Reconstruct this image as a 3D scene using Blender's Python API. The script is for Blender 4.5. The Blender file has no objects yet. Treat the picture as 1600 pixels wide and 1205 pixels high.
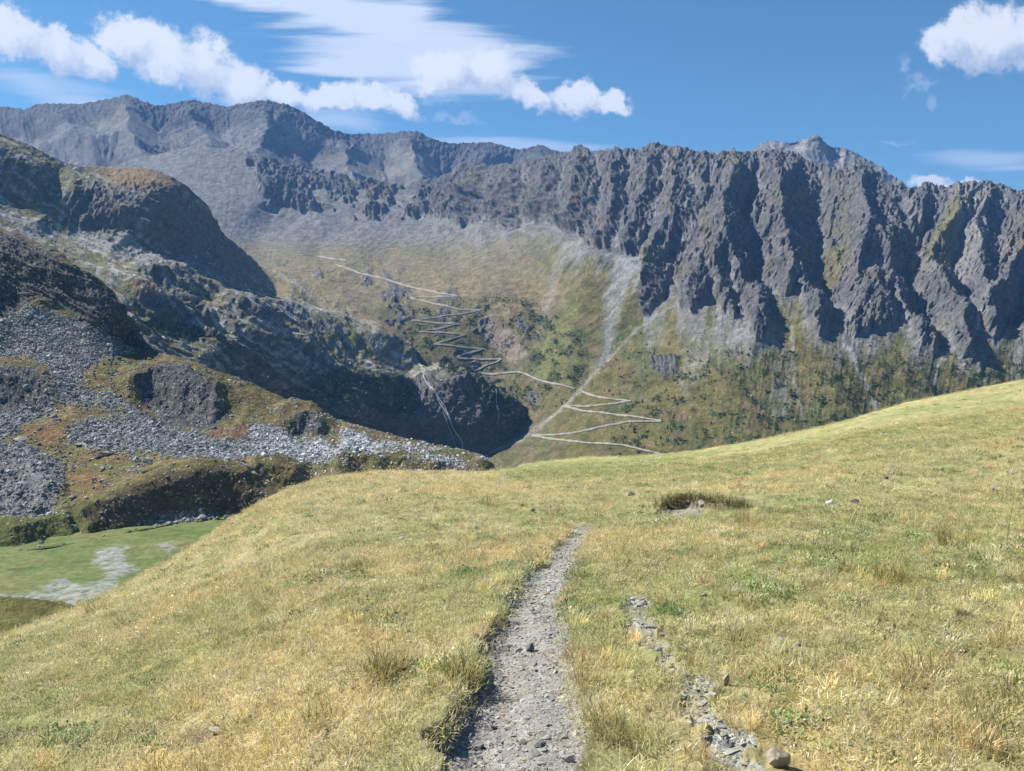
import bpy, math, random
import numpy as np
R = math.radians
C = bpy.context.scene.collection
F32 = np.float32

# ------------------------------------------------------------------ camera, sky, sun, exposure
FPX = 1209.0                      # focal length in pixels of the 1600 px wide photograph
PITCH = R(7.2)
cam_d = bpy.data.cameras.new("camera"); cam = bpy.data.objects.new("camera", cam_d); C.objects.link(cam)
cam_d.sensor_width = 36.0; cam_d.lens = 36.0*FPX/1600.0
cam_d.clip_start = 0.05; cam_d.clip_end = 40000
cam.location = (0, 0, 0); cam.rotation_euler = (R(90)-PITCH, 0, 0)
sc = bpy.context.scene
sc.camera = cam
SUN_AZ = R(-68.0); SUN_EL = R(46.0)          # azimuth from the view direction (+Y), negative = left
world = bpy.data.worlds.new("World"); sc.world = world; world.use_nodes = True
sun_d = bpy.data.lights.new("sun", 'SUN'); sun = bpy.data.objects.new("sun", sun_d); C.objects.link(sun)
sun_d.energy = 5.0; sun_d.angle = R(0.5); sun_d.color = (1.0, 0.95, 0.87)
Ls = np.array([math.sin(SUN_AZ)*math.cos(SUN_EL), math.cos(SUN_AZ)*math.cos(SUN_EL), math.sin(SUN_EL)])
from mathutils import Vector
sun.rotation_euler = Vector((-Ls[0], -Ls[1], -Ls[2])).to_track_quat('-Z', 'Y').to_euler()
sc.view_settings.view_transform = 'Standard'; sc.view_settings.look = 'None'
sc.view_settings.exposure = 0.78; sc.view_settings.gamma = 1.0
sc.cycles.max_bounces = 5; sc.cycles.diffuse_bounces = 2; sc.cycles.glossy_bounces = 1
sc.cycles.transparent_max_bounces = 4; sc.cycles.volume_bounces = 0
sc.cycles.use_adaptive_sampling = True; sc.cycles.adaptive_threshold = 0.02
sc.cycles.use_denoising = True; sc.cycles.use_fast_gi = False
sc.cycles.caustics_reflective = False; sc.cycles.caustics_refractive = False

class NT:
    """small helper to write node graphs"""
    def __init__(s, tree): s.t = tree; s.n = tree.nodes; s.l = tree.links
    def new(s, typ, **kw):
        n = s.n.new(typ)
        for k, v in kw.items(): setattr(n, k, v)
        return n
    def put(s, node, key, val):
        if isinstance(val, bpy.types.NodeSocket): s.l.new(val, node.inputs[key])
        elif val is not None: node.inputs[key].default_value = val
    def math(s, op, a, b=None, c=None, clamp=False):
        n = s.new('ShaderNodeMath', operation=op); n.use_clamp = clamp
        s.put(n, 0, a); s.put(n, 1, b); s.put(n, 2, c); return n.outputs[0]
    def vmath(s, op, a, b=None):
        n = s.new('ShaderNodeVectorMath', operation=op); s.put(n, 0, a); s.put(n, 1, b)
        return n.outputs['Value'] if op in ('LENGTH', 'DOT_PRODUCT', 'DISTANCE') else n.outputs[0]
    def noise(s, vec, scale, detail=4, rough=0.55, dist=0.0, col=False):
        n = s.new('ShaderNodeTexNoise'); s.put(n, 'Vector', vec); n.inputs['Scale'].default_value = scale
        n.inputs['Detail'].default_value = detail; n.inputs['Roughness'].default_value = rough
        n.inputs['Distortion'].default_value = dist
        return n.outputs['Color' if col else 'Fac']
    def ramp(s, x, a, b, lo=0.0, hi=1.0, smooth=True):
        n = s.new('ShaderNodeMapRange'); n.interpolation_type = 'SMOOTHSTEP' if smooth else 'LINEAR'; n.clamp = True
        s.put(n, 'Value', x); s.put(n, 'From Min', a); s.put(n, 'From Max', b); s.put(n, 'To Min', lo); s.put(n, 'To Max', hi)
        return n.outputs[0]
    def mix(s, f, a, b, mode='MIX'):
        n = s.new('ShaderNodeMix', data_type='RGBA', blend_type=mode)
        s.put(n, 0, f); s.put(n, 6, a); s.put(n, 7, b); return n.outputs[2]

# ---- sky with clouds (all laid out by direction: tangent-plane coordinates round +Y, in photo pixels) ----
def pix_to_tan(u, v):
    cx = (u-800.0)/FPX; cy = -(v-602.5)/FPX
    d = math.cos(PITCH)+cy*math.sin(PITCH)
    return cx/d, (-math.sin(PITCH)+cy*math.cos(PITCH))/d
def build_sky():
    T = NT(world.node_tree); world.node_tree.nodes.clear()
    out = T.new('ShaderNodeOutputWorld'); bg = T.new('ShaderNodeBackground'); T.l.new(bg.outputs[0], out.inputs[0])
    sky = T.new('ShaderNodeTexSky'); sky.sky_type = 'NISHITA'; sky.sun_disc = False
    sky.sun_elevation = SUN_EL; sky.sun_rotation = SUN_AZ % (2*math.pi)
    sky.altitude = 2400; sky.air_density = 1.15; sky.dust_density = 0.3; sky.ozone_density = 2.5
    bg.inputs['Strength'].default_value = 0.070
    tc = T.new('ShaderNodeTexCoord'); sep = T.new('ShaderNodeSeparateXYZ'); T.l.new(tc.outputs['Generated'], sep.inputs[0])
    yy = T.math('MAXIMUM', sep.outputs[1], 0.02)
    a = T.math('DIVIDE', sep.outputs[0], yy); e = T.math('DIVIDE', sep.outputs[2], yy)
    cmb = T.new('ShaderNodeCombineXYZ'); T.l.new(a, cmb.inputs[0]); T.l.new(e, cmb.inputs[1]); P = cmb.outputs[0]
    # warp for ragged edges
    w1 = T.noise(P, 9.0, 6, 0.6, col=True)
    w1 = T.vmath('SUBTRACT', w1, (0.5, 0.5, 0.5))
    sc1 = T.new('ShaderNodeVectorMath', operation='SCALE'); T.l.new(w1, sc1.inputs[0]); sc1.inputs[3].default_value = 0.075
    w2 = T.vmath('SUBTRACT', T.noise(P, 38.0, 5, 0.6, col=True), (0.5, 0.5, 0.5))
    sc2 = T.new('ShaderNodeVectorMath', operation='SCALE'); T.l.new(w2, sc2.inputs[0]); sc2.inputs[3].default_value = 0.03
    PW = T.vmath('ADD', T.vmath('ADD', P, sc1.outputs[0]), sc2.outputs[0])
    def blob(p, u, v, ru, rv, rot=0.0):
        cu, cv = pix_to_tan(u, v)
        m = T.new('ShaderNodeMapping'); m.vector_type = 'TEXTURE'
        T.l.new(p, m.inputs['Vector']); m.inputs['Location'].default_value = (cu, cv, 0)
        m.inputs['Rotation'].default_value = (0, 0, R(rot)); m.inputs['Scale'].default_value = (ru/FPX, rv/FPX, 1)
        r = T.vmath('LENGTH', m.outputs[0])
        return T.math('SUBTRACT', 1.0, r)
    def union(lst):
        r = lst[0]
        for x in lst[1:]:
            n = T.new('ShaderNodeMath', operation='SMOOTH_MAX'); T.put(n, 0, r); T.put(n, 1, x); n.inputs[2].default_value = 0.25; r = n.outputs[0]
        return r
    # heaped clouds:  u, v, radius along, radius across, tilt (counter-clockwise)
    cum = [(10, 45, 70, 48, 0), (70, 62, 80, 40, -15), (140, 92, 60, 26, -18), (205, 62, 72, 46, -10), (255, 88, 78, 56, -15),
           (310, 105, 80, 52, -10), (375, 122, 75, 38, -8), (440, 140, 70, 26, -12), (505, 150, 58, 24, -8), (575, 148, 50, 24, 0), (628, 160, 42, 32, -10),
           (700, 112, 60, 40, -5), (755, 118, 64, 46, 0), (830, 148, 44, 24, -6), (895, 150, 52, 34, 0), (955, 156, 34, 24, 0),
           (1545, 62, 76, 58, 0), (1495, 66, 52, 40, 0), (1600, 58, 46, 48, 0),
           (1445, 284, 46, 17, 0), (1490, 292, 50, 10, 0)]
    f = union([blob(PW, *c) for c in cum])
    # lighter from the sun side: same field, looked up a bit towards the light
    off = T.vmath('ADD', PW, (-0.020, 0.022, 0.0))
    f2 = union([blob(off, *c) for c in cum])
    bill = T.noise(P, 26.0, 8, 0.66)
    f = T.math('ADD', f, T.math('MULTIPLY', T.math('SUBTRACT', bill, 0.5), 1.5))
    cov = T.math('MULTIPLY', T.ramp(f, 0.02, 0.46), 0.97)
    shade = T.ramp(T.math('ADD', T.math('SUBTRACT', f, f2), T.math('MULTIPLY', T.math('SUBTRACT', T.noise(PW, 20.0, 5, .6), 0.5), 2.0)), -0.75, 0.45)
    # small wisps
    wsp = union([blob(PW, *c) for c in [(1405, 92, 16, 20, 0), (1432, 124, 40, 12, -8), (1450, 150, 22, 12, -30), (715, 184, 60, 8, -4), (1405, 215, 26, 6, 4), (690, 150, 40, 20, 0)]])
    wcov = T.math('MULTIPLY', T.ramp(T.math('ADD', wsp, T.math('MULTIPLY', T.math('SUBTRACT', T.noise(P, 60, 5, .65), .5), 1.4)), 0.1, 0.8), 0.32)
    # thin layered veil clouds, combed sideways
    mp = T.new('ShaderNodeMapping'); T.l.new(P, mp.inputs['Vector']); mp.inputs['Rotation'].default_value = (0, 0, R(10)); mp.inputs['Scale'].default_value = (2.6, 34.0, 1)
    comb = T.noise(mp.outputs[0], 1.0, 7, 0.62, 0.6)
    mw = T.new('ShaderNodeMapping'); T.l.new(P, mw.inputs['Vector']); mw.inputs['Rotation'].default_value = (0, 0, R(8)); mw.inputs['Scale'].default_value = (9, 50.0, 1)
    wv = T.vmath('SUBTRACT', T.noise(mw.outputs[0], 1.0, 4, .5, col=True), (0.5, 0.5, 0.5))
    mwv = T.vmath('MULTIPLY', wv, (0.12, 0.012, 0.0)); PV = T.vmath('ADD', P, mwv)
    veil = union([blob(PV, *c) for c in [(480, 5, 190, 22, -8), (600, 40, 200, 50, -14), (690, 72, 150, 50, -10), (620, 92, 190, 44, -8), (560, 105, 130, 22, -3), (720, 108, 130, 40, -5), (560, 22, 230, 30, -8)]])
    vcov = T.math('MULTIPLY', T.ramp(T.math('ADD', veil, T.math('MULTIPLY', T.math('SUBTRACT', comb, 0.5), 2.0)), -0.12, 0.62), 0.93)
    low = union([blob(PV, *c) for c in [(530, 185, 110, 22, 0), (810, 228, 170, 14, -3), (1530, 248, 130, 14, 0), (1590, 262, 100, 10, 0), (130, 160, 130, 24, -10), (60, 130, 150, 30, -12)]])
    lcov = T.math('MULTIPLY', T.ramp(T.math('ADD', low, T.math('MULTIPLY', T.math('SUBTRACT', comb, 0.5), 1.7)), -0.05, 0.9), 0.62)
    skyc = T.mix(1.0, sky.outputs[0], (0.54, 0.89, 0.99, 1), 'MULTIPLY')
    c = T.mix(lcov, skyc, (6.0, 7.0, 8.6, 1))
    c = T.mix(vcov, c, (6.8, 7.5, 8.8, 1))
    c = T.mix(wcov, c, (5.6, 6.6, 8.2, 1))
    cc = T.mix(shade, (4.1, 5.0, 6.7, 1), (8.0, 8.3, 8.9, 1))
    c = T.mix(cov, c, cc)
    T.l.new(c, bg.inputs['Color'])
build_sky()

# ------------------------------------------------------------------ numpy helpers
rng = np.random.default_rng(7)
_tab = rng.random(4096)*2*np.pi
_gx = np.cos(_tab).astype(F32); _gy = np.sin(_tab).astype(F32)
_rt = rng.random(4096).astype(F32)
def _h(xi, yi, seed):
    h = (xi.astype(np.int64)*374761393 + yi.astype(np.int64)*668265263 + seed*1442695041) & 0xffffffff
    h = ((h ^ (h >> 13))*1274126177) & 0xffffffff
    return ((h ^ (h >> 16)) & 4095).astype(np.int32)
def pn(x, y, seed=0):
    x = np.asarray(x, dtype=np.float64); y = np.asarray(y, dtype=np.float64)
    xi = np.floor(x); yi = np.floor(y); fx = (x-xi).astype(F32); fy = (y-yi).astype(F32)
    xi = xi.astype(np.int64); yi = yi.astype(np.int64)
    u = fx*fx*fx*(fx*(fx*6-15)+10); v = fy*fy*fy*(fy*(fy*6-15)+10)
    r = []
    for dx, dy in ((0, 0), (1, 0), (0, 1), (1, 1)):
        h = _h(xi+dx, yi+dy, seed); r.append(_gx[h]*(fx-dx)+_gy[h]*(fy-dy))
    a = r[0]+u*(r[1]-r[0]); b = r[2]+u*(r[3]-r[2])
    return (a+v*(b-a))*1.5
def fbm(x, y, o=4, seed=0, g=0.5, lac=2.03):
    s = 0; a = 1; n = 0; c, d = 0.8, 0.6
    for i in range(o):
        s = s+a*pn(x, y, seed+i*17); n += a; a *= g; x, y = (c*x-d*y)*lac, (d*x+c*y)*lac
    return s/n
def ridged(x, y, o=5, seed=0, g=0.55, lac=2.07, rot=True):
    s = 0; a = 1; n = 0; w = 1
    for i in range(o):
        r = 1-np.abs(pn(x, y, seed+i*31))*1.9; r = np.clip(r, -1, 1); r = r*np.abs(r)
        s = s+a*r*w; n += a; a *= g; w = np.clip(0.45+0.8*r, 0, 1)
        if rot: x, y = (0.9*x-0.436*y)*lac, (0.436*x+0.9*y)*lac
        else: x, y = x*lac+3.1, y*lac+1.7
    return s/n
def cells(x, y, seed=0):
    """distance to nearest and second nearest cell point, random id of the nearest"""
    xi = np.floor(x).astype(np.int64); yi = np.floor(y).astype(np.int64)
    d1 = np.full(np.shape(x), 9.0, F32); d2 = d1.copy(); idd = np.zeros(np.shape(x), F32)
    for dx in (-1, 0, 1):
        for dy in (-1, 0, 1):
            h = _h(xi+dx, yi+dy, seed); px = xi+dx+_rt[h]; py = yi+dy+_rt[(h*7+13) & 4095]
            d = np.sqrt((x-px)**2+(y-py)**2).astype(F32); r = _rt[(h*3+5) & 4095]
            near = d < d1
            d2 = np.where(near, d1, np.minimum(d2, d)); idd = np.where(near, r, idd); d1 = np.where(near, d, d1)
    return d1, d2, idd
def sst(x, a, b):
    t = np.clip((x-a)/(b-a), 0, 1); return t*t*(3-2*t)
def lerp(a, b, t): return a+(b-a)*t
def segd(u, v, line):
    d = np.full(np.shape(u), 1e9, F32)
    for (x0, y0), (x1, y1) in zip(line[:-1], line[1:]):
        dx, dy = x1-x0, y1-y0; L = dx*dx+dy*dy+1e-9
        t = np.clip(((u-x0)*dx+(v-y0)*dy)/L, 0, 1)
        d = np.minimum(d, np.sqrt((u-x0-t*dx)**2+(v-y0-t*dy)**2)).astype(F32)
    return d
def lines_d(u, v, lines):
    d = np.full(np.shape(u), 1e9, F32)
    for l in lines: d = np.minimum(d, segd(u, v, l))
    return d
def poly(u, v, P, soft=6.0):
    """1 inside, 0 outside, soft edge"""
    inside = np.zeros(np.shape(u), bool); n = len(P)
    for i in range(n):
        x0, y0 = P[i]; x1, y1 = P[(i+1) % n]
        if y0 == y1: continue
        c = ((y0 > v) != (y1 > v)) & (u < (x1-x0)*(v-y0)/(y1-y0)+x0); inside ^= c
    d = segd(u, v, list(P)+[P[0]])
    return sst(np.where(inside, d, -d), -soft, soft)
def polys(u, v, PS, soft=6.0):
    m = np.zeros(np.shape(u), F32)
    for P in PS: m = np.maximum(m, poly(u, v, P, soft))
    return m
def tps(pts):
    """thin-plate interpolation of log distance over the picture direction"""
    P = np.array(pts, float); X = P[:, :2]/300.0; y = np.log(P[:, 2]); n = len(X)
    def U(r2): return np.where(r2 > 1e-12, r2*np.log(np.maximum(r2, 1e-12)), 0)
    K = U(((X[:, None]-X[None])**2).sum(-1))+np.eye(n)*0.004
    A = np.zeros((n+3, n+3)); A[:n, :n] = K; A[:n, n] = 1; A[:n, n+1:] = X; A[n, :n] = 1; A[n+1:, :n] = X.T
    w = np.linalg.solve(A, np.concatenate([y, [0, 0, 0]]))
    def f(u, v):
        x = np.asarray(u)/300.0; z = np.asarray(v)/300.0; s = w[n]+w[n+1]*x+w[n+2]*z
        for i in range(n): s = s+w[i]*U((x-X[i, 0])**2+(z-X[i, 1])**2)
        return np.exp(s)
    return f
def interp(x, pts):
    p = np.array(pts, float); return np.interp(x, p[:, 0], p[:, 1])
def smooth_interp(x, pts, w=12.0):
    return (interp(x-w, pts)+2*interp(x, pts)+interp(x+w, pts))/4
def direction(u, v):
    cx = (u-800.0)/FPX; cy = -(v-602.5)/FPX; d = math.cos(PITCH)+cy*math.sin(PITCH)
    return cx/d, (-math.sin(PITCH)+cy*math.cos(PITCH))/d
def to_pix(x, y, z):
    fwd = y*math.cos(PITCH)-z*math.sin(PITCH); up = y*math.sin(PITCH)+z*math.cos(PITCH)
    return 800+FPX*x/fwd, 602.5-FPX*up/fwd
def tag(o, label=None, cat=None, group=None, kind=None):
    if label: o['label'] = label
    if cat: o['category'] = cat
    if group: o['group'] = group
    if kind: o['kind'] = kind
    return o
def grid_mesh(name, X, Y, Z, tint=None, mat=None, smooth=True, flip=False):
    r, c = X.shape; co = np.stack([X, Y, Z], -1).reshape(-1, 3).astype(F32)
    me = bpy.data.meshes.new(name); me.vertices.add(len(co)); me.vertices.foreach_set('co', co.ravel())
    i = np.arange(r*c).reshape(r, c)
    q = np.stack([i[:-1, :-1], i[:-1, 1:], i[1:, 1:], i[1:, :-1]], -1).reshape(-1, 4)
    if flip: q = q[:, ::-1]
    me.loops.add(q.size); me.polygons.add(len(q))
    me.loops.foreach_set('vertex_index', q.ravel().astype(np.int32))
    me.polygons.foreach_set('loop_start', (np.arange(len(q))*4).astype(np.int32))
    me.polygons.foreach_set('use_smooth', np.full(len(q), smooth))
    me.update(calc_edges=True)
    if tint is not None:
        at = me.color_attributes.new('tint', 'FLOAT_COLOR', 'POINT')
        col = np.ones((r*c, 4), F32); col[:, :3] = np.clip(tint.reshape(-1, 3), 0.004, 0.9); at.data.foreach_set('color', col.ravel())
    o = bpy.data.objects.new(name, me); C.objects.link(o)
    if mat: me.materials.append(mat)
    return o
def tri_mesh(name, co, faces, mat=None, smooth=False):
    me = bpy.data.meshes.new(name); me.from_pydata([tuple(map(float, c)) for c in co], [], faces)
    me.polygons.foreach_set('use_smooth', np.full(len(me.polygons), smooth)); me.update()
    if mat: me.materials.append(mat)
    return me
def colmix(base, col, m):
    return base+(np.array(col, F32)-base)*np.asarray(m)[..., None]

# ------------------------------------------------------------------ materials
def terrain_mat(name, s1, s2, var=0.5, bump=0.6, bdist=1.0, speck=None, wash=0.0):
    m = bpy.data.materials.new(name); m.use_nodes = True; T = NT(m.node_tree); bs = m.node_tree.nodes['Principled BSDF']
    at = T.new('ShaderNodeAttribute', attribute_name='tint'); tc = T.new('ShaderNodeTexCoord'); P = tc.outputs['Object']
    n1 = T.noise(P, s1, 6, 0.65); n2 = T.noise(P, s2, 5, 0.7)
    k = T.math('MULTIPLY', T.ramp(n1, 0.3, 0.7, 1-var, 1+var, False), T.ramp(n2, 0.3, 0.7, 1-var*0.8, 1+var*0.8, False))
    cmb = T.new('ShaderNodeCombineXYZ')
    for i in range(3): T.l.new(k, cmb.inputs[i])
    c = T.mix(1.0, at.outputs['Color'], cmb.outputs[0], 'MULTIPLY')
    if speck:
        sz, thr, colr, amt = speck
        v = T.new('ShaderNodeTexVoronoi'); T.l.new(P, v.inputs['Vector']); v.inputs['Scale'].default_value = sz
        sep = T.new('ShaderNodeSeparateColor'); T.l.new(v.outputs['Color'], sep.inputs[0])
        msk = T.math('MULTIPLY', T.ramp(sep.outputs[0], thr, thr+0.03), T.ramp(v.outputs['Distance'], 0.4, 0.28))
        c = T.mix(T.math('MULTIPLY', msk, amt), c, colr)
    T.l.new(c, bs.inputs['Base Color']); bs.inputs['Roughness'].default_value = 0.95
    bs.inputs['Specular IOR Level'].default_value = 0.15
    b = T.new('ShaderNodeBump'); b.inputs['Strength'].default_value = bump; b.inputs['Distance'].default_value = bdist
    T.l.new(T.math('ADD', n2, T.math('MULTIPLY', n1, 1.5)), b.inputs['Height']); T.l.new(b.outputs[0], bs.inputs['Normal'])
    return m
def rock_mat(name, c0, c1, scale, bump=0.5, bd=0.05):
    m = bpy.data.materials.new(name); m.use_nodes = True; T = NT(m.node_tree); bs = m.node_tree.nodes['Principled BSDF']
    tc = T.new('ShaderNodeTexCoord'); oi = T.new('ShaderNodeObjectInfo')
    P = T.vmath('ADD', tc.outputs['Object'], oi.outputs['Location'])
    n = T.noise(P, scale, 8, 0.68, 0.4); c = T.mix(T.ramp(n, 0.32, 0.68), c0, c1)
    n3 = T.noise(P, scale*5, 4, 0.7); c = T.mix(T.ramp(n3, 0.6, 0.75), c, (c0[0]*.4, c0[1]*.42, c0[2]*.4, 1))
    rv = T.ramp(oi.outputs['Random'], 0, 1, 0.7, 1.25, False); cmb = T.new('ShaderNodeCombineXYZ')
    for i in range(3): T.l.new(rv, cmb.inputs[i])
    c = T.mix(1.0, c, cmb.outputs[0], 'MULTIPLY'); T.l.new(c, bs.inputs['Base Color'])
    bs.inputs['Roughness'].default_value = 0.85; bs.inputs['Specular IOR Level'].default_value = 0.25
    b = T.new('ShaderNodeBump'); b.inputs['Strength'].default_value = bump; b.inputs['Distance'].default_value = bd
    T.l.new(n3, b.inputs['Height']); T.l.new(b.outputs[0], bs.inputs['Normal'])
    return m

# ------------------------------------------------------------------ far layers: a lofted surface seen over (u, v), real distances
class Layer: pass
def make_layer(name, u0, u1, top, bottom, ctrl, du, dv, disp, colour, mat, roll=(8, 0.012, 0.010), label=None):
    us = np.arange(u0, u1+du, du); n = int((interp(us, bottom)-interp(us, top)).max()/dv)+1
    tt = np.linspace(0, 1, n)
    tl = interp(us, top); bl = interp(us, bottom)
    U = np.broadcast_to(us[None], (n, len(us))).astype(float); V = lerp(bl[None], tl[None], tt[:, None])
    Yd = tps(ctrl)(U, V)
    a, e = direction(U, V); X = a*Yd; Y = Yd; Z = e*Yd
    # the far side, falling away behind the skyline
    nr, dy, dz = roll
    k = np.arange(1, nr+1)[:, None]; Yb = Y[-1:]*(1+dy*k); Xb = a[-1:]*Yb; Zb = Z[-1:]-Y[-1:]*dz*(k**1.5)
    X = np.concatenate([X, Xb]); Y = np.concatenate([Y, Yb]); Z = np.concatenate([Z, Zb])
    Ur = np.broadcast_to(us[None], (nr, len(us))); Vr = V[-1:]-k*4.0
    U = np.concatenate([U, Ur]); V = np.concatenate([V, Vr])
    L = Layer(); L.U, L.V, L.X, L.Y, L.Z = U, V, X, Y, Z; L.us = us; L.n = n; L.mpp = Y/FPX
    # base normals
    def normals(X, Y, Z):
        A = np.stack([np.gradient(X, axis=1), np.gradient(Y, axis=1), np.gradient(Z, axis=1)], -1)
        B = np.stack([np.gradient(X, axis=0), np.gradient(Y, axis=0), np.gradient(Z, axis=0)], -1)
        N = np.cross(A, B); N /= np.linalg.norm(N, axis=-1, keepdims=True)+1e-9; return N
    N = normals(X, Y, Z)
    for _ in range(3):
        N[1:-1, 1:-1] = (N[1:-1, 1:-1]*2+N[:-2, 1:-1]+N[2:, 1:-1]+N[1:-1, :-2]+N[1:-1, 2:])/6
    N /= np.linalg.norm(N, axis=-1, keepdims=True)+1e-9
    L.N0 = N; h, aux = disp(L)
    L.X = X+N[..., 0]*h; L.Y = Y+N[..., 1]*h; L.Z = Z+N[..., 2]*h
    L.N = normals(L.X, L.Y, L.Z); L.h = h
    L.tint = colour(L, aux)
    L.obj = grid_mesh(name, L.X, L.Y, L.Z, L.tint, mat)
    L.obj['kind'] = 'structure'
    if label: L.obj['label'] = label
    return L
def locate(L, u, v):
    """fractional grid position on the displaced surface that shows at direction (u, v) (base surface)"""
    j = (u-L.us[0])/(L.us[1]-L.us[0]); j0 = int(np.clip(j, 0, len(L.us)-2)); col = L.V[:L.n, j0]
    i = np.interp(-v, -col, np.arange(L.n)); return i, float(np.clip(j, 0, len(L.us)-1.001))
def surf(L, u, v):
    i, j = locate(L, u, v); i = min(i, L.X.shape[0]-1.001); i0, j0 = int(i), int(j); fi, fj = i-i0, j-j0
    out = []
    for A in (L.X, L.Y, L.Z):
        out.append((A[i0, j0]*(1-fi)+A[i0+1, j0]*fi)*(1-fj)+(A[i0, j0+1]*(1-fi)+A[i0+1, j0+1]*fi)*fj)
    return np.array(out), L.N[i0, j0]

def erode(L, N, h, cmul, slope, c=0.35, ex=0.40, rounds=3, acc_min=6, st=2, reach=26, jit=0.0):
    """running water: flow is routed down the displaced face, channels are cut, their sides rest at a limiting slope (branching gullies and spurs)"""
    sl = (slice(None, None, st), slice(None, None, st)); m = L.mpp[sl]; hh = h[sl].astype(float).copy(); Zb = L.Z[sl]; Nz = N[..., 2][sl]; cm = cmul[sl] if np.ndim(cmul) else cmul; sp = slope[sl] if np.ndim(slope) else slope
    dx = np.abs(np.gradient(L.X[sl], axis=1))+1e-6; dy = np.hypot(np.gradient(L.Y[sl], axis=0), np.gradient(L.Z[sl], axis=0))+1e-6; dy = np.minimum(dy, dx*3.0)
    R_, C_ = hh.shape; ids = np.arange(R_*C_).reshape(R_, C_)
    nb = [(-1, 0), (1, 0), (0, -1), (0, 1), (-1, -1), (-1, 1), (1, -1), (1, 1)]
    def sh(A, a, b, fill):
        o = np.full(A.shape, fill, A.dtype); r0, r1 = max(0, -a), R_-max(0, a); c0, c1 = max(0, -b), C_-max(0, b); o[r0:r1, c0:c1] = A[r0+a:r1+a, c0+b:c1+b]; return o
    dist = [np.sqrt((abs(a)*dy)**2+(abs(b)*dx)**2) for a, b in nb]
    for it in range(rounds):
        E = Zb+Nz*hh+jit*m*pn(L.U[sl]/5, L.V[sl]/5, 900+it); best = np.full(E.shape, -1e9); rec = ids.copy()
        for (a, b), d in zip(nb, dist):
            g = (E-sh(E, a, b, 1e9))/d; k = g > best; best = np.where(k, g, best); rec = np.where(k, sh(ids, a, b, 0), rec)
        rec = np.where(best > 0, rec, ids); order = np.argsort(-E.ravel()).tolist(); rc = rec.ravel().tolist(); acc = [1.0]*(R_*C_)
        for i in order:
            j = rc[i]
            if j != i: acc[j] += acc[i]
        A = np.maximum(np.array(acc).reshape(R_, C_)-acc_min, 0); cut = c*np.minimum(A, 12000)**ex*m*cm
        h1 = hh-cut
        for _ in range(reach):
            mn = h1
            for (a, b), d in zip(nb, dist): mn = np.minimum(mn, sh(h1, a, b, 1e9)+sp*np.minimum(d, 1e9))
            h1 = mn
        hh = h1
    # back to the full grid
    R0, C0 = h.shape; ri = np.arange(R0)/st; ci = np.arange(C0)/st; r0 = np.minimum(ri.astype(int), R_-2); c0 = np.minimum(ci.astype(int), C_-2); fr = np.clip(ri-r0, 0, 1)[:, None]; fc = np.clip(ci-c0, 0, 1)[None]
    g = lambda a, b: hh[np.ix_(r0+a, c0+b)]
    full = (g(0, 0)*(1-fc)+g(0, 1)*fc)*(1-fr)+(g(1, 0)*(1-fc)+g(1, 1)*fc)*fr
    return full

GREY = np.array((0.122, 0.123, 0.127)); SCREE = np.array((0.195, 0.192, 0.188)); GRASS = np.array((0.155, 0.14, 0.052))
BROWN = np.array((0.19, 0.135, 0.075)); SHRUB = np.array((0.035, 0.055, 0.022)); PALE = np.array((0.5, 0.47, 0.43))

# ---- mountain: valley head, switchback slope and the long rocky ridge -------------------------------------------------
EF_TOP = [(60, 300), (100, 290), (200, 252), (300, 229), (350, 232), (387, 247), (440, 262), (500, 272), (550, 286), (600, 293), (650, 297), (690, 285),
          (722, 264), (760, 262), (800, 260), (830, 252), (862, 245), (890, 240), (905, 232), (925, 240), (945, 242), (960, 238), (990, 234), (1025, 230),
          (1062, 233), (1085, 240), (1110, 243), (1140, 240), (1170, 240), (1210, 239), (1245, 243), (1268, 252), (1300, 262), (1325, 268), (1345, 264),
          (1365, 268), (1385, 286), (1410, 294), (1435, 297), (1448, 289), (1475, 293), (1505, 292), (1545, 289), (1570, 294), (1600, 301), (1700, 318), (1800, 335)]
EF_BOT = [(60, 520), (300, 520), (420, 520), (520, 560), (600, 610), (660, 680), (735, 770), (900, 770), (1100, 755), (1300, 715), (1600, 650), (1800, 610)]
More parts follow.
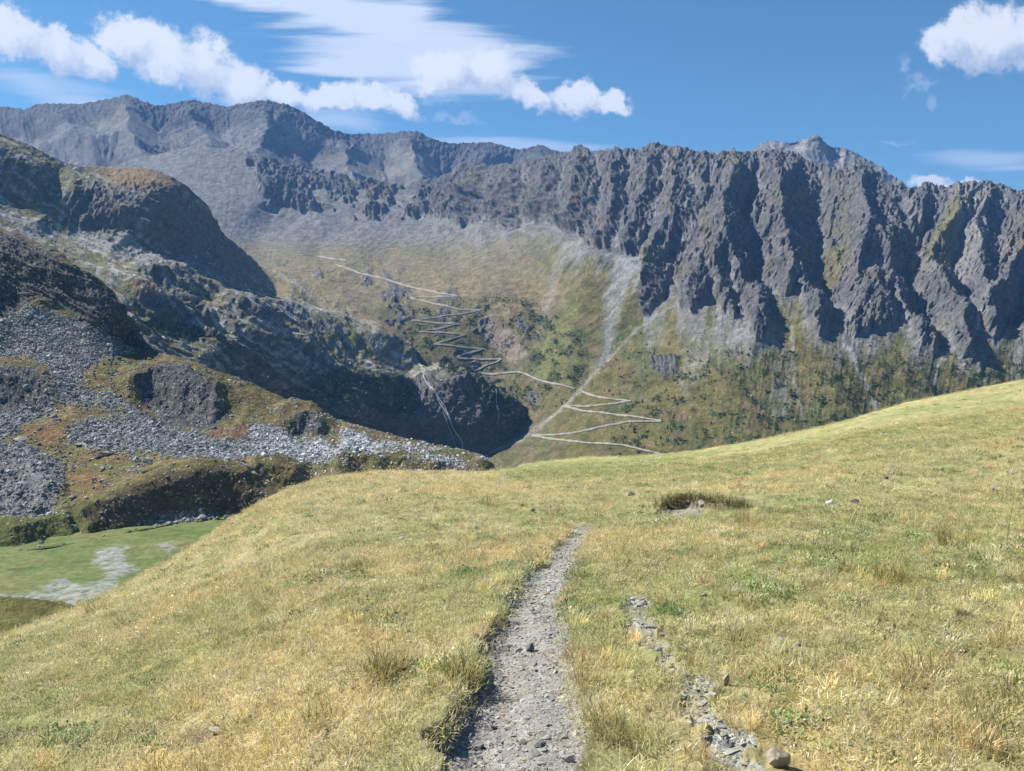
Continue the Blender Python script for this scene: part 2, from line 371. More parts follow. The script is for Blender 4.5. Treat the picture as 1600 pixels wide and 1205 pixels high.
EF_C = [(60, 520, 1900), (60, 300, 2900), (200, 520, 1950), (200, 300, 2950), (200, 252, 3300), (300, 229, 3300), (300, 300, 2950), (420, 520, 1650), (420, 440, 1880), (420, 400, 2450), (400, 380, 2650),
        (400, 320, 2850), (440, 262, 3150), (500, 470, 1720), (500, 430, 1960), (500, 397, 2500), (500, 350, 2720), (500, 272, 3100), (600, 600, 1480), (600, 520, 1600), (600, 460, 1790), (600, 425, 2150), (600, 400, 2420),
        (600, 350, 2680), (600, 293, 2950), (660, 680, 1380), (690, 560, 1520), (690, 500, 1630), (700, 465, 1730), (700, 430, 1950), (700, 405, 2280), (700, 360, 2500), (690, 285, 2850),
        (735, 770, 1080), (735, 708, 1220), (760, 640, 1400), (790, 560, 1500), (790, 500, 1620), (790, 450, 1760), (800, 410, 2000), (800, 350, 2250), (800, 260, 2600),
        (825, 640, 1290), (830, 560, 1450), (870, 500, 1540), (880, 440, 1650), (880, 380, 1850), (890, 300, 2150), (900, 232, 2550),
        (900, 770, 960), (900, 690, 1080), (900, 610, 1230), (960, 545, 1350), (1000, 505, 1420), (1000, 450, 1480), (1010, 380, 1640), (1020, 300, 1990), (1025, 230, 2350),
        (1100, 755, 900), (1100, 600, 1100), (1100, 500, 1290), (1120, 400, 1530), (1130, 300, 1870), (1150, 240, 2280),
        (1300, 715, 900), (1300, 600, 1060), (1300, 520, 1220), (1300, 400, 1540), (1320, 268, 2130), (1250, 243, 2300), (1300, 330, 1790),
        (1450, 680, 960), (1450, 560, 1150), (1450, 450, 1410), (1440, 350, 1740), (1440, 290, 2020), (1600, 650, 1050), (1600, 550, 1200), (1600, 450, 1420), (1600, 370, 1640), (1600, 300, 1940), (1800, 610, 1150), (1800, 335, 1900)]
RIBS = [[(1172, 245), (1145, 275), (1130, 302), (1128, 330), (1140, 370), (1153, 405), (1168, 440), (1180, 480), (1176, 512)],
        [(1130, 302), (1105, 330), (1092, 365), (1086, 400), (1082, 440), (1084, 488)],
        [(1110, 380), (1118, 410), (1135, 440), (1146, 470), (1150, 495)],
        [(1200, 245), (1202, 290), (1210, 320), (1232, 362), (1252, 395), (1266, 425), (1274, 455), (1268, 505)],
        [(1225, 380), (1228, 420), (1236, 445)],
        [(1345, 266), (1338, 300), (1342, 335), (1352, 365), (1350, 395), (1340, 415)],
        [(1352, 345), (1385, 375), (1402, 400), (1408, 440), (1428, 480), (1450, 520), (1462, 548)],
        [(1362, 435), (1345, 450), (1336, 480), (1330, 515), (1332, 548)],
        [(1375, 440), (1384, 480), (1396, 500)],
        [(1448, 292), (1432, 320), (1425, 345), (1432, 365)],
        [(1500, 294), (1482, 330), (1465, 360), (1452, 395), (1458, 420), (1482, 432), (1494, 462), (1500, 495), (1495, 530), (1505, 550)],
        [(1545, 290), (1548, 330), (1540, 375), (1536, 405), (1548, 430)],
        [(1600, 330), (1582, 390), (1566, 430), (1550, 470), (1545, 500)],
        [(1700, 330), (1680, 400), (1650, 460), (1640, 520)],
        [(905, 234), (902, 262), (892, 300), (886, 340), (884, 366)],
        [(960, 240), (950, 270), (955, 310), (940, 350), (925, 385)],
        [(1027, 232), (1012, 262), (1000, 300), (990, 335), (985, 372)],
        [(1062, 236), (1050, 272), (1046, 300), (1028, 330), (1022, 372), (1013, 410), (1010, 452), (1003, 498)],
        [(1046, 300), (1060, 330), (1060, 345)],
        [(1100, 246), (1092, 285), (1078, 330)],
        [(862, 248), (850, 280), (838, 310), (825, 345), (800, 362)],
        [(800, 262), (790, 290), (772, 322), (752, 352)], [(740, 275), (725, 305), (705, 345)],
        [(752, 488), (776, 500), (800, 525), (826, 556)]]
ROADS = [[(460, 398), (500, 402), (541, 408)], [(524, 413), (535, 418), (547, 422), (563, 429), (600, 437), (640, 449), (690, 459), (717, 465)], [(717, 465), (655, 465), (641, 466)], [(641, 466), (680, 476), (720, 485), (752, 487)],
         [(752, 487), (710, 492), (680, 497), (645, 501)], [(645, 501), (690, 506), (718, 507)], [(718, 507), (690, 513), (655, 519)], [(655, 519), (690, 520), (727, 522)], [(727, 522), (700, 532), (678, 538)],
         [(678, 538), (715, 541), (755, 542)], [(755, 542), (735, 549), (713, 557)], [(713, 558), (750, 559), (782, 558)], [(782, 558), (772, 564), (755, 569), (748, 575), (736, 582)], [(736, 582), (770, 582), (808, 579), (820, 583), (840, 592), (860, 597), (893, 599)],
         [(905, 603), (935, 613), (985, 624)], [(985, 624), (940, 626), (873, 627)], [(873, 627), (905, 634), (940, 640), (980, 650), (1035, 659)], [(1035, 659), (980, 660), (940, 664), (890, 671), (825, 673)], [(825, 673), (870, 681), (920, 691), (975, 697), (1042, 713)]]
GULL = [[(1184, 250), (1182, 290), (1188, 330), (1192, 390), (1206, 435), (1230, 500), (1238, 545), (1247, 600), (1258, 655)],
        [(1112, 262), (1098, 310), (1068, 360), (1048, 405), (1038, 450), (1028, 478), (1004, 506), (975, 530), (940, 558), (905, 598), (870, 632), (825, 668), (738, 706)],
        [(1085, 380), (1108, 425), (1118, 462), (1097, 488)],
        [(1138, 405), (1152, 450), (1155, 492)],
        [(1286, 270), (1288, 330), (1287, 385), (1292, 425), (1310, 462), (1325, 500), (1328, 525), (1340, 560), (1360, 598), (1374, 640)],
        [(1245, 400), (1248, 440), (1234, 462)],
        [(1405, 300), (1424, 330), (1440, 345), (1444, 372), (1441, 398), (1436, 420), (1443, 445), (1466, 480), (1473, 520), (1470, 555), (1464, 588), (1468, 625)],
        [(1372, 432), (1395, 418), (1404, 470), (1404, 512)],
        [(1352, 420), (1366, 405), (1398, 425)],
        [(1465, 300), (1450, 340), (1442, 365)],
        [(1500, 372), (1503, 402), (1512, 432), (1526, 478), (1522, 505)],
        [(1565, 300), (1568, 340), (1560, 390), (1556, 430), (1535, 480), (1527, 520)],
        [(1625, 330), (1610, 400), (1590, 460), (1580, 520)],
        [(932, 250), (932, 300), (918, 338), (889, 370), (872, 392), (855, 440), (848, 500)],
        [(985, 245), (975, 290), (968, 340), (955, 372)],
        [(1040, 250), (1030, 290), (1022, 312), (1005, 345), (990, 392), (968, 430), (953, 480), (950, 520), (944, 548)],
        [(1078, 262), (1086, 305), (1064, 318)],
        [(880, 250), (872, 300), (855, 335)], [(820, 268), (812, 300), (790, 340)], [(765, 280), (748, 315), (725, 345)],
        [(745, 505), (760, 530), (790, 560), (806, 572), (826, 572), (826, 640)]]
def streak_coord(U, V):
    k = lerp(1.15, 0.12, sst(U, 860, 1080)); k = np.where(U < 560, lerp(0.2, 1.15, sst(U, 380, 560)), k); return U+k*(V-430)
# boundary between crags (above) and scree/grass (below)
CRAG = [(60, 260), (300, 270), (370, 320), (430, 352), (480, 352), (520, 345), (600, 352), (660, 352), (700, 358), (745, 362), (790, 362), (830, 345), (870, 362), (890, 372), (930, 390), (960, 385), (985, 392),
        (1005, 420), (1000, 480), (1015, 505), (1045, 470), (1080, 490), (1110, 500), (1150, 512), (1180, 512), (1228, 503), (1245, 480), (1262, 500), (1300, 525), (1330, 540), (1350, 552), (1390, 510), (1420, 520),
        (1455, 555), (1480, 540), (1500, 555), (1520, 520), (1560, 540), (1600, 550), (1800, 560)]
def ef_disp(L):
    U, V, m = L.U, L.V, L.mpp
    wu = U+13*fbm(U/45, V/45, 5, 5, .6); wv = V+13*fbm(U/45, V/45, 5, 6, .6)
    sel = (U > 690)
    dr = np.full(U.shape, 95., F32); dg = np.full(U.shape, 95., F32)
    dr[sel] = lines_d(wu[sel], wv[sel], RIBS); dg[sel] = lines_d(wu[sel], wv[sel], GULL)
    base = np.clip(0.5*(np.minimum(dg, 100)-np.minimum(dr, 100)), -36, 36)
    rel = np.clip((dg-dr)/26, -1, 1)*sst(U, 760, 900)
    cb = interp(U, CRAG)+34*fbm(U/26, V/70, 5, 9, .6)+rel*lerp(16, 48, sst(U, 1000, 1100))-lerp(12, 22, sst(U, 1000, 1100))
    lw = sst(720-U, 0, 90); cb = cb-lw*(26+70*np.clip(fbm(U/55, V/40, 4, 19, .6), -.4, .6))-lw*sst(430-U, 0, 60)*60
    crag = sst(cb-V, -6, 10)
    ribm = sst(U, 690, 760)*lerp(0.30, 1.0, sst(cb-V, -45, 5))
    low = sst(cb-V, -30, 0)
    rd = np.full(U.shape, 30., F32); sr = (V > 390) & (V < 725) & (U > 440) & (U < 1060); rd[sr] = lines_d(U[sr], V[sr], ROADS)
    flat = lerp(.35, 1.0, sst(rd, 1.5, 9))
    topf = lerp(.15, 1.0, sst(V-interp(U, EF_TOP), 0, 60))
    q = streak_coord(U, V); cragm = np.clip(crag, .0, 1)
    h = (base*topf-4*(1-topf))*m*1.05*ribm
    h = h+crag*m*(16*fbm(U/70, V/90, 5, 11, .55)*topf+5*fbm(U/16, V/20, 4, 12, .6))+(1-crag)*m*1.2*fbm(U/14, V/12, 4, 13, .55)
    he = erode(L, L.N0, h, lerp(.02, 1.0, crag)*lerp(.30, 1, topf)*lerp(.45, 1, sst(U, 700, 780)), lerp(.45, .85, crag), c=.30, ex=.42, rounds=3)
    h = he+crag*m*3.0
    qc = U+lerp(1.0, .22, sst(U, 880, 1320))*(V-430)*lerp(.25, 1, sst(U, 480, 700)); r1 = ridged(qc/46+.6*fbm(U/50, V/50, 4, 41), V/64, 6, 11, .62)
    r2 = ridged(lerp(U, qc, .6)/13+fbm(U/30, V/30, 3, 43), V/15, 5, 21, 0.62)
    r3 = fbm(U/4.5, V/4.5, 3, 23, 0.62)
    led = ridged(U/60+.5*fbm(U/25, V/25, 3, 45), (V+.22*U)/9, 4, 46, .55)          # strata ledges dipping to the left
    h = h+crag*m*(13*r1*lerp(.4, 1, topf)+5.4*r2+2.0*r3+1.6*led)
    s1 = ridged(q/19, V/130+q/300, 4, 51, 0.5, rot=False); s2 = fbm(q/5.0, V/40, 3, 53); wl = lerp(.42, 1, sst(U, 840, 940))
    h = h+(1-crag)*m*flat*wl*(1.5*s1+0.6*s2+1.3*fbm(U/11, V/9, 4, 55, .6))
    # hummocks on the high pasture, small outcrops lower down
    past = poly(U, V, [(400, 396), (700, 408), (900, 440), (820, 520), (640, 470), (560, 470), (430, 450)], 25)
    h = h+past*m*6*fbm(U/80, V/15, 4, 61)*flat
    oc = sst(fbm(U/40, V/30, 4, 63), 0.12, 0.3)*(1-crag)*poly(U, V, [(420, 410), (640, 430), (860, 500), (830, 650), (640, 640), (560, 480)], 20)
    h = h+oc*m*(2+5*ridged(U/14, V/14, 4, 65))*flat
    bo = poly(U+4*fbm(U/9, V/9, 3, 2), V, [(1015, 557), (1062, 560), (1058, 582), (1048, 592), (1035, 590), (1020, 580)], 4)
    h = h+bo*m*(6+7*ridged(U/7, V/40, 3, 67))
    h = h+m*3.0*poly(U, V, [(570, 425), (620, 418), (680, 420), (690, 430), (640, 436), (590, 436)], 7)
    return h, dict(crag=crag, dr=dr, dg=dg, q=q, r1=r1, r2=r2, past=past, oc=oc, bo=bo, cb=cb)
def ef_col(L, x):
    U, V = L.U, L.V; q = x['q']
    n1 = fbm(U/60, V/60, 4, 71); n2 = fbm(U/14, V/14, 4, 72, .6); n3 = fbm(U/3, V/3, 3, 73, .6); sk = fbm(q/9, V/90, 4, 74)
    rock = colmix(np.broadcast_to(GREY*0.88, U.shape+(3,)).astype(F32), (0.150, 0.128, 0.115), sst(n1+0.6*n2, -0.1, 0.45)*0.6)
    rock = colmix(rock, (0.22, 0.21, 0.20), sst(n3+n2*.6, 0.25, 0.6)*0.5)
    rock = colmix(rock, (0.12, 0.115, 0.06), sst(fbm(U/45, V/70, 4, 75), 0.12, 0.35)*0.5)
    scree = colmix(np.broadcast_to(SCREE, U.shape+(3,)).astype(F32), GREY, sst(n2, -0.1, 0.4)*.7)
    left0 = sst(900-U, 0, 120)*sst(V, 330, 380)*sst(500-V, 0, 40)
    gr = colmix(np.broadcast_to(GRASS*.84, U.shape+(3,)).astype(F32), (0.09, 0.102, 0.04), sst(n2+n1, -0.1, 0.4))
    gr = colmix(gr, (0.185, 0.162, 0.092), left0*.75); gr = colmix(gr, BROWN, sst(fbm(U/40, V/22, 4, 77), 0.05, 0.4)*0.6)
    # how green: scree just below the crags, grass further down and on the fall-line strips
    below = (V-x['cb']); left = sst(900-U, 0, 60)
    g = sst(below+60*sk+45*n2, -5, 85)*lerp(1, .9, left); g = np.where(U < 900, np.maximum(g, .75*left*sst(below, 10, 45)), g)
    g = g*(1-.93*sst(395+12*n2-V, 0, 30)*sst(740-U, 0, 80))
    c = scree+(gr-scree)*g[..., None]
    # high pasture: ochre
    c = colmix(c, (0.235, 0.185, 0.10), x['past']*0.8*sst(n1+n2*.5, -.35, .25))
    c = colmix(c, (0.16, 0.135, 0.10), polys(U, V, [[(400, 385), (520, 398), (700, 385), (640, 400), (520, 404), (420, 398)]], 5)*0.0)
    # chutes of bare stones
    def line(l, w0, w1, soft, colr, amt):
        nonlocal c
        l = np.array(l, float); d = segd(U+6*n2, V+3*n3, [tuple(p) for p in l]); tpar = np.clip((V-l[:, 1].min())/(np.ptp(l[:, 1])+1e-6), 0, 1)
        w = lerp(w0, w1, tpar); c = colmix(c, colr, sst(w-d, -soft, soft)*amt)
    line([(1000, 385), (975, 420), (958, 460), (952, 500), (948, 540), (930, 562)], 24, 3, 9, (0.27, 0.28, 0.295), .6)
    line([(905, 370), (880, 395), (858, 430), (848, 480), (846, 520)], 9, 2, 7, (0.26, 0.26, 0.26), .4)
    line([(1060, 470), (1010, 502), (975, 530), (940, 558), (905, 598), (870, 632), (825, 668), (790, 686), (738, 708)], .5, 2.5, 4, (0.33, 0.315, 0.29), .75)
    line([(1238, 505), (1240, 560), (1247, 610), (1256, 655)], 2.5, 1.2, 2.5, (0.27, 0.26, 0.25), .6)
    line([(1316, 530), (1332, 560), (1352, 590), (1368, 620), (1376, 640)], 4, 3, 3.5, (0.29, 0.28, 0.275), .7)
    line([(1490, 545), (1468, 565), (1463, 590), (1468, 625)], 4, 3, 3.5, (0.30, 0.285, 0.27), .65)
    line([(1545, 475), (1532, 490), (1528, 520)], 3, 2, 1.5, (0.36, 0.34, 0.31), .8)
    c = colmix(c, (0.27, 0.265, 0.26), polys(U+8*n2, V, [[(1078, 505), (1120, 512), (1140, 500), (1172, 515), (1165, 545), (1130, 545), (1110, 560), (1070, 620), (1060, 600)], [(1575, 540), (1610, 530), (1610, 600), (1580, 590)],
        [(1195, 515), (1225, 510), (1240, 600), (1230, 650), (1205, 640), (1210, 560)]], 12)*0.4*sst(n2+.2, -.2, .3))
    # grassy panels within the crags
    gp = polys(U+6*n2, V+6*n2, [[(1288, 375), (1320, 360), (1330, 400), (1300, 440), (1288, 420)], [(1478, 325), (1498, 315), (1495, 360), (1480, 400), (1448, 398), (1450, 385)], [(1238, 290), (1262, 285), (1262, 310), (1240, 312)],
        [(880, 440), (905, 400), (960, 375), (920, 440), (885, 500), (850, 560), (860, 490)], [(985, 390), (1015, 385), (1010, 410), (965, 430)]], 6)
    rock = rock+(np.array((0.15, 0.135, 0.065), F32)-rock)*(gp*0.8)[..., None]
    rock = colmix(rock, (0.25, 0.235, 0.22), polys(U, V, [[(1490, 296), (1540, 296), (1545, 360), (1520, 420), (1455, 415), (1460, 380), (1482, 335)]], 10)*0.55*(1-gp))  # broad lit rib face painted paler, sunlight put into the rock colour
    c = colmix(c, (0.15, 0.155, 0.055), poly(U+6*n2, V, [(905, 560), (880, 520), (925, 440), (880, 470), (845, 520), (835, 600), (850, 600)], 8)*0.8*(U < 900))
    # low shrubs
    sh = sst(fbm(U/26, V/20, 5, 81, .62), 0.1, 0.24)*sst(V, 520, 590)*sst(U, 930, 1010)+0.9*sst(fbm(U/24, V/24, 5, 82, .6), 0.0, 0.2)*poly(U, V, [(620, 480), (840, 470), (905, 520), (915, 590), (840, 640), (700, 640)], 14)
    c = colmix(c, SHRUB, np.clip(sh, 0, 1)*0.72)
    c = colmix(c, (0.25, 0.2, 0.17), poly(U+4*n2, V, [(752, 488), (800, 520), (826, 556), (810, 572), (790, 560), (760, 530)], 5)*.8)
    cr = np.clip(x['crag']+x['oc']+x['bo'], 0, 1)
    c = c+(rock-c)*cr[..., None]
    # screes spill between the lowest crags; the pale patches also paint in lit variation
    c = colmix(c, SCREE, cr*sst(9+8*n2-x['dg'], 0, 6)*0.55)
    return c*(1+0.30*n3)[..., None]
M_far = terrain_mat("mountain rock and turf", 0.045, 0.22, 0.42, 0.9, 3.0, (0.22, 0.93, (0.45, 0.44, 0.42, 1), 0.35))
EF = make_layer("mountain", 60, 1790, EF_TOP, EF_BOT, EF_C, 1.15, 1.0, ef_disp, ef_col, M_far, (12, 0.012, 0.004))

# ---- the higher ridge at the back left -----------------------------------------------------------------------------------
G_TOP = [(-170, 178), (-60, 170), (0, 165), (20, 166), (38, 171), (55, 164), (90, 161), (118, 160), (150, 154), (180, 152), (200, 149), (218, 155), (245, 162), (262, 159), (300, 156), (330, 158), (350, 163), (380, 160), (412, 157), (440, 161),
         (468, 171), (495, 188), (520, 202), (545, 210), (575, 206), (600, 205), (630, 205), (655, 206), (678, 216), (705, 221), (745, 223), (770, 223), (800, 229), (820, 230), (842, 226), (862, 232), (890, 240), (950, 250)]
G_BOT = [(-170, 360), (0, 350), (200, 345), (300, 330), (500, 330), (700, 325), (950, 320)]
G_C = [(-170, 360, 2500), (-170, 178, 3900), (0, 350, 2550), (0, 250, 3300), (0, 165, 4100), (120, 330, 2750), (120, 230, 3500), (118, 160, 4200), (200, 345, 2800), (210, 280, 3150), (200, 210, 3700), (200, 149, 4150),
       (300, 330, 3050), (300, 270, 3350), (300, 215, 3800), (300, 156, 4300), (400, 330, 3300), (400, 260, 3600), (400, 210, 3950), (412, 157, 4300), (480, 300, 3500), (480, 240, 3950), (495, 188, 4450),
       (560, 300, 3600), (560, 270, 3900), (560, 230, 4500), (560, 208, 4750), (640, 300, 3650), (640, 270, 3950), (640, 206, 4700), (740, 280, 4100), (745, 223, 5000), (840, 280, 4500), (842, 226, 5200), (950, 320, 4500), (950, 250, 5200)]
G_R = [[(200, 150), (190, 185), (205, 215), (240, 235)], [(300, 158), (290, 190), (300, 215)], [(412, 158), (395, 180), (400, 205)], [(440, 162), (480, 200), (520, 245), (545, 280)], [(55, 166), (80, 200), (120, 215), (160, 215)],
       [(300, 228), (350, 232), (390, 250)], [(650, 207), (630, 230), (650, 265)], [(545, 212), (560, 235)], [(842, 228), (835, 250)], [(770, 225), (760, 245)]]
G_G = [[(262, 162), (262, 200), (290, 240), (330, 262)], [(345, 165), (345, 200), (360, 225)], [(465, 215), (500, 262), (525, 292)], [(120, 240), (200, 262), (260, 290)], [(10, 200), (60, 230), (120, 250)],
       [(600, 215), (600, 250), (620, 280)], [(690, 225), (700, 260)], [(805, 232), (800, 260)], [(150, 165), (150, 195)]]
def g_disp(L):
    U, V, m = L.U, L.V, L.mpp
    wu = U+12*fbm(U/50, V/50, 4, 105); wv = V+12*fbm(U/50, V/50, 4, 106)
    dr = lines_d(wu, wv, G_R); dg = lines_d(wu, wv, G_G)
    base = np.clip(0.5*(np.minimum(dg, 50)-np.minimum(dr, 50)), -16, 16)
    crag = np.clip(sst(interp(U, G_TOP)+34+26*fbm(U/40, V/40, 4, 108)-V, -4, 14)+sst(fbm(U/45, V/30, 5, 109, .6), 0.05, 0.25)*.8, 0, 1)
    tf = lerp(.12, 1, sst(V-interp(U, G_TOP), 0, 45))
    h = m*(base*0.9*tf-3*(1-tf)+9*fbm(U/60, V/60, 5, 110, .55)*tf)
    h = erode(L, L.N0, h, lerp(.3, 1, crag)*lerp(.3, 1, tf), lerp(.5, .8, crag), c=.26, ex=.40, rounds=2, reach=18)
    h = h+m*(crag*(3.6*ridged(U/14, V/15, 5, 113, .62)+1.5*fbm(U/4.5, V/4.5, 3, 114))+(1-crag)*(1.6*fbm(U/22, V/20, 5, 115, .6)+0.7*ridged((U-V*.5)/12, V/60, 3, 117)))
    return h, dict(crag=crag)
def g_col(L, x):
    U, V = L.U, L.V; n2 = fbm(U/14, V/14, 4, 121, .6); n3 = fbm(U/3, V/3, 3, 122, .6)
    c = colmix(np.broadcast_to(SCREE*0.88, U.shape+(3,)).astype(F32), (0.20, 0.18, 0.13), sst(fbm(U/60, V/40, 4, 123), 0.0, 0.4)*.6)
    c = colmix(c, GREY*0.62, x['crag']*.9)
    return c*(1+0.25*n2+0.22*n3)[..., None]
G = make_layer("back_mountain", -170, 950, G_TOP, G_BOT, G_C, 1.3, 1.1, g_disp, g_col, M_far, (10, 0.012, 0.004))

H_TOP = [(880, 250), (915, 243), (935, 236), (950, 233), (968, 238), (1000, 240), (1060, 238), (1080, 235), (1105, 238), (1130, 236), (1160, 234), (1180, 228), (1205, 221), (1235, 219), (1262, 217), (1272, 214), (1290, 222), (1312, 228),
         (1330, 240), (1352, 249), (1375, 260), (1395, 274), (1420, 290), (1460, 310), (1520, 330)]
H_C = [(880, 330, 4000), (880, 250, 4600), (1000, 330, 4000), (1000, 240, 4700), (1150, 330, 3800), (1150, 235, 4600), (1272, 330, 3500), (1272, 214, 4300), (1400, 340, 3500), (1400, 275, 4100), (1520, 345, 3800), (1520, 330, 3950), (1240, 240, 4350), (1310, 250, 4200)]
def h_disp(L):
    U, V, m = L.U, L.V, L.mpp
    dr = lines_d(U, V, [[(1272, 214), (1262, 240), (1255, 270)], [(1330, 240), (1345, 260), (1360, 275)], [(1205, 222), (1200, 250)]]); dg = lines_d(U, V, [[(1240, 225), (1238, 260)], [(1300, 240), (1310, 262), (1335, 290)], [(1170, 240), (1160, 262)]])
    base = np.clip(0.5*(np.minimum(dg, 30)-np.minimum(dr, 30)), -12, 12)
    return m*(base*.30-3+5*ridged(U/30, V/34, 6, 131, .6)+2.4*ridged(U/10, V/11, 4, 133, .6)), {}
def h_col(L, x):
    U, V = L.U, L.V; n = fbm(U/12, V/14, 4, 141, .6)
    return colmix(np.broadcast_to(GREY, U.shape+(3,)).astype(F32), (0.27, 0.25, 0.22), sst(n, -.2, .3))*(1+.2*fbm(U/3, V/3, 3, 142))[..., None]
H = make_layer("far_peak", 880, 1520, H_TOP, [(880, 335), (1520, 345)], H_C, 1.4, 1.2, h_disp, h_col, M_far, (10, 0.012, 0.004))

# ---- the hillside across on the left, running down into the gorge ----------------------------------------------------------
D_TOP = [(-170, 110), (-100, 160), (-40, 195), (0, 212), (40, 226), (70, 240), (100, 254), (130, 261), (160, 260), (190, 266), (220, 268), (245, 272), (268, 282), (290, 296), (305, 310), (318, 322), (328, 345), (345, 368), (365, 388), (390, 408), (412, 420), (440, 424), (470, 432),
         (500, 440), (535, 455), (560, 475), (590, 490), (620, 510), (640, 528), (650, 556), (658, 571), (668, 573), (676, 566), (684, 564), (690, 570), (703, 563), (712, 571), (726, 567), (734, 578), (748, 577), (758, 590), (770, 592), (778, 604), (790, 606), (798, 618), (810, 624), (826, 640), (850, 665)]
D_BOT = [(-170, 560), (0, 560), (150, 600), (250, 640), (350, 680), (500, 730), (600, 750), (760, 790), (850, 790)]
D_C = [(-170, 560, 640), (0, 560, 660), (0, 440, 780), (0, 380, 880), (0, 300, 1000), (0, 215, 1150), (-170, 120, 1100), (-170, 400, 800), (100, 560, 700), (100, 400, 950), (100, 330, 1080), (130, 261, 1280),
       (200, 560, 730), (200, 450, 900), (190, 380, 1080), (200, 330, 1170), (210, 268, 1330), (300, 640, 760), (300, 500, 930), (290, 440, 1050), (235, 385, 1130), (240, 340, 1200), (262, 300, 1290), (300, 340, 1400), (310, 400, 1330), (318, 322, 1480), (350, 376, 1560), (365, 430, 1380),
       (400, 680, 880), (400, 520, 1010), (400, 460, 1300), (410, 422, 1930), (445, 430, 1930), (500, 700, 960), (500, 610, 1040), (500, 560, 1150), (500, 490, 1480), (500, 442, 1880), (560, 475, 1720),
       (580, 690, 1060), (600, 600, 1210), (600, 545, 1400), (600, 500, 1670), (640, 530, 1590), (655, 562, 1500), (640, 690, 1150), (700, 720, 1180), (700, 690, 1210), (700, 640, 1250), (700, 600, 1285), (700, 568, 1350), (770, 740, 1190), (770, 690, 1235), (780, 640, 1265), (770, 592, 1330), (850, 790, 1200), (850, 665, 1330)]
D_R = [[(420, 500), (465, 505), (500, 512), (545, 505), (590, 515), (625, 530), (642, 552)], [(380, 478), (420, 506), (460, 540), (500, 572), (525, 592)], [(340, 478), (385, 496), (430, 525), (475, 560)], [(248, 430), (285, 432), (318, 448), (330, 462)],
       [(170, 448), (215, 462), (262, 478), (300, 500)], [(330, 540), (380, 560), (420, 590), (480, 615)], [(380, 556), (430, 580), (480, 606), (540, 640)], [(210, 268), (262, 292), (268, 285), (318, 322), (345, 368), (400, 420)], [(0, 235), (40, 262), (60, 285)],
       [(110, 300), (150, 318), (190, 330), (215, 340)], [(470, 402), (520, 430), (545, 450), (560, 478)], [(560, 600), (640, 600), (660, 592), (700, 572), (760, 590), (800, 625)], [(20, 395), (80, 420), (140, 452)], [(380, 515), (430, 545), (480, 580)]]
D_G = [[(488, 580), (520, 576), (560, 572), (600, 575), (640, 598)], [(370, 520), (410, 545), (450, 575), (500, 600)], [(340, 512), (400, 545), (470, 590), (520, 612)], [(262, 452), (290, 462), (330, 470)], [(180, 495), (230, 505), (300, 515)], [(360, 590), (420, 615), (500, 650), (560, 672)],
       [(210, 380), (262, 408), (310, 432), (370, 440), (415, 444)], [(0, 300), (40, 310), (70, 305)], [(100, 345), (150, 350), (200, 352)], [(500, 462), (530, 478), (560, 486)], [(640, 700), (735, 712), (800, 690)]]
def d_disp(L):
    U, V, m = L.U, L.V, L.mpp
    wu = U+10*fbm(U/40, V/30, 4, 205); wv = V+8*fbm(U/40, V/30, 4, 206)
    dr = lines_d(wu, wv, D_R); dg = lines_d(wu, wv, D_G)
    near = sst(70-np.minimum(dr, dg), 0, 50)
    base = np.clip(0.5*(np.minimum(dg, 44)-np.minimum(dr, 44)), -18, 18)*near
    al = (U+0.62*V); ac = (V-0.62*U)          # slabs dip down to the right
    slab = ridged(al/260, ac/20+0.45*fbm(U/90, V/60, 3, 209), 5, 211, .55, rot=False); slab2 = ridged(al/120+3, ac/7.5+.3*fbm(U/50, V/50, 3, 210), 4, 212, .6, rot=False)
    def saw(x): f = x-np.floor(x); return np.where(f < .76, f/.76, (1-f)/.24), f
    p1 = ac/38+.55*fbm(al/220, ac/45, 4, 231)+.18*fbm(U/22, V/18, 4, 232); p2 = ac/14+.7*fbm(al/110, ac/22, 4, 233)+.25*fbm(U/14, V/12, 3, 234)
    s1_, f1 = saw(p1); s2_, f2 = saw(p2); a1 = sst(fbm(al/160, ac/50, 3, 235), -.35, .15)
    sm = sst(U, 60, 240)*sst(V-interp(U, D_TOP), 20, 90)*(1-sst(U, 560, 660))
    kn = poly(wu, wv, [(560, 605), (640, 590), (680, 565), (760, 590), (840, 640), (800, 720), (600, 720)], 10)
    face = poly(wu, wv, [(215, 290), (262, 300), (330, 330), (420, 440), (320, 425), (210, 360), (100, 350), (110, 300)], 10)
    tf = lerp(.0, 1, sst(V-interp(U, D_TOP), 0, 38)); tk = np.where(U > 400, tf, lerp(.4, 1, tf)); base = base*tk-5*(1-tk)*sst(U, 650, 690); kn = kn*lerp(.55, 1, tf)
    h = m*(base*.72+sm*(3.0*slab+12*s1_*a1+4.0*s2_)+(0.45+1.4*np.maximum(kn, face))*(3.6*ridged(U/22, V/26, 5, 213, .6)+1.3*fbm(U/5, V/4, 3, 215, .6))+1.2*fbm(U/30, V/12, 5, 217, .6)+kn*10*ridged((U-V*.3)/30+.5*fbm(U/30, V/30, 3, 218), V/60, 5, 219, .6))
    return h, dict(dr=dr, dg=dg, kn=kn, face=face, f1=f1, f2=f2, a1=a1, slab=slab, sm=sm, base=base)
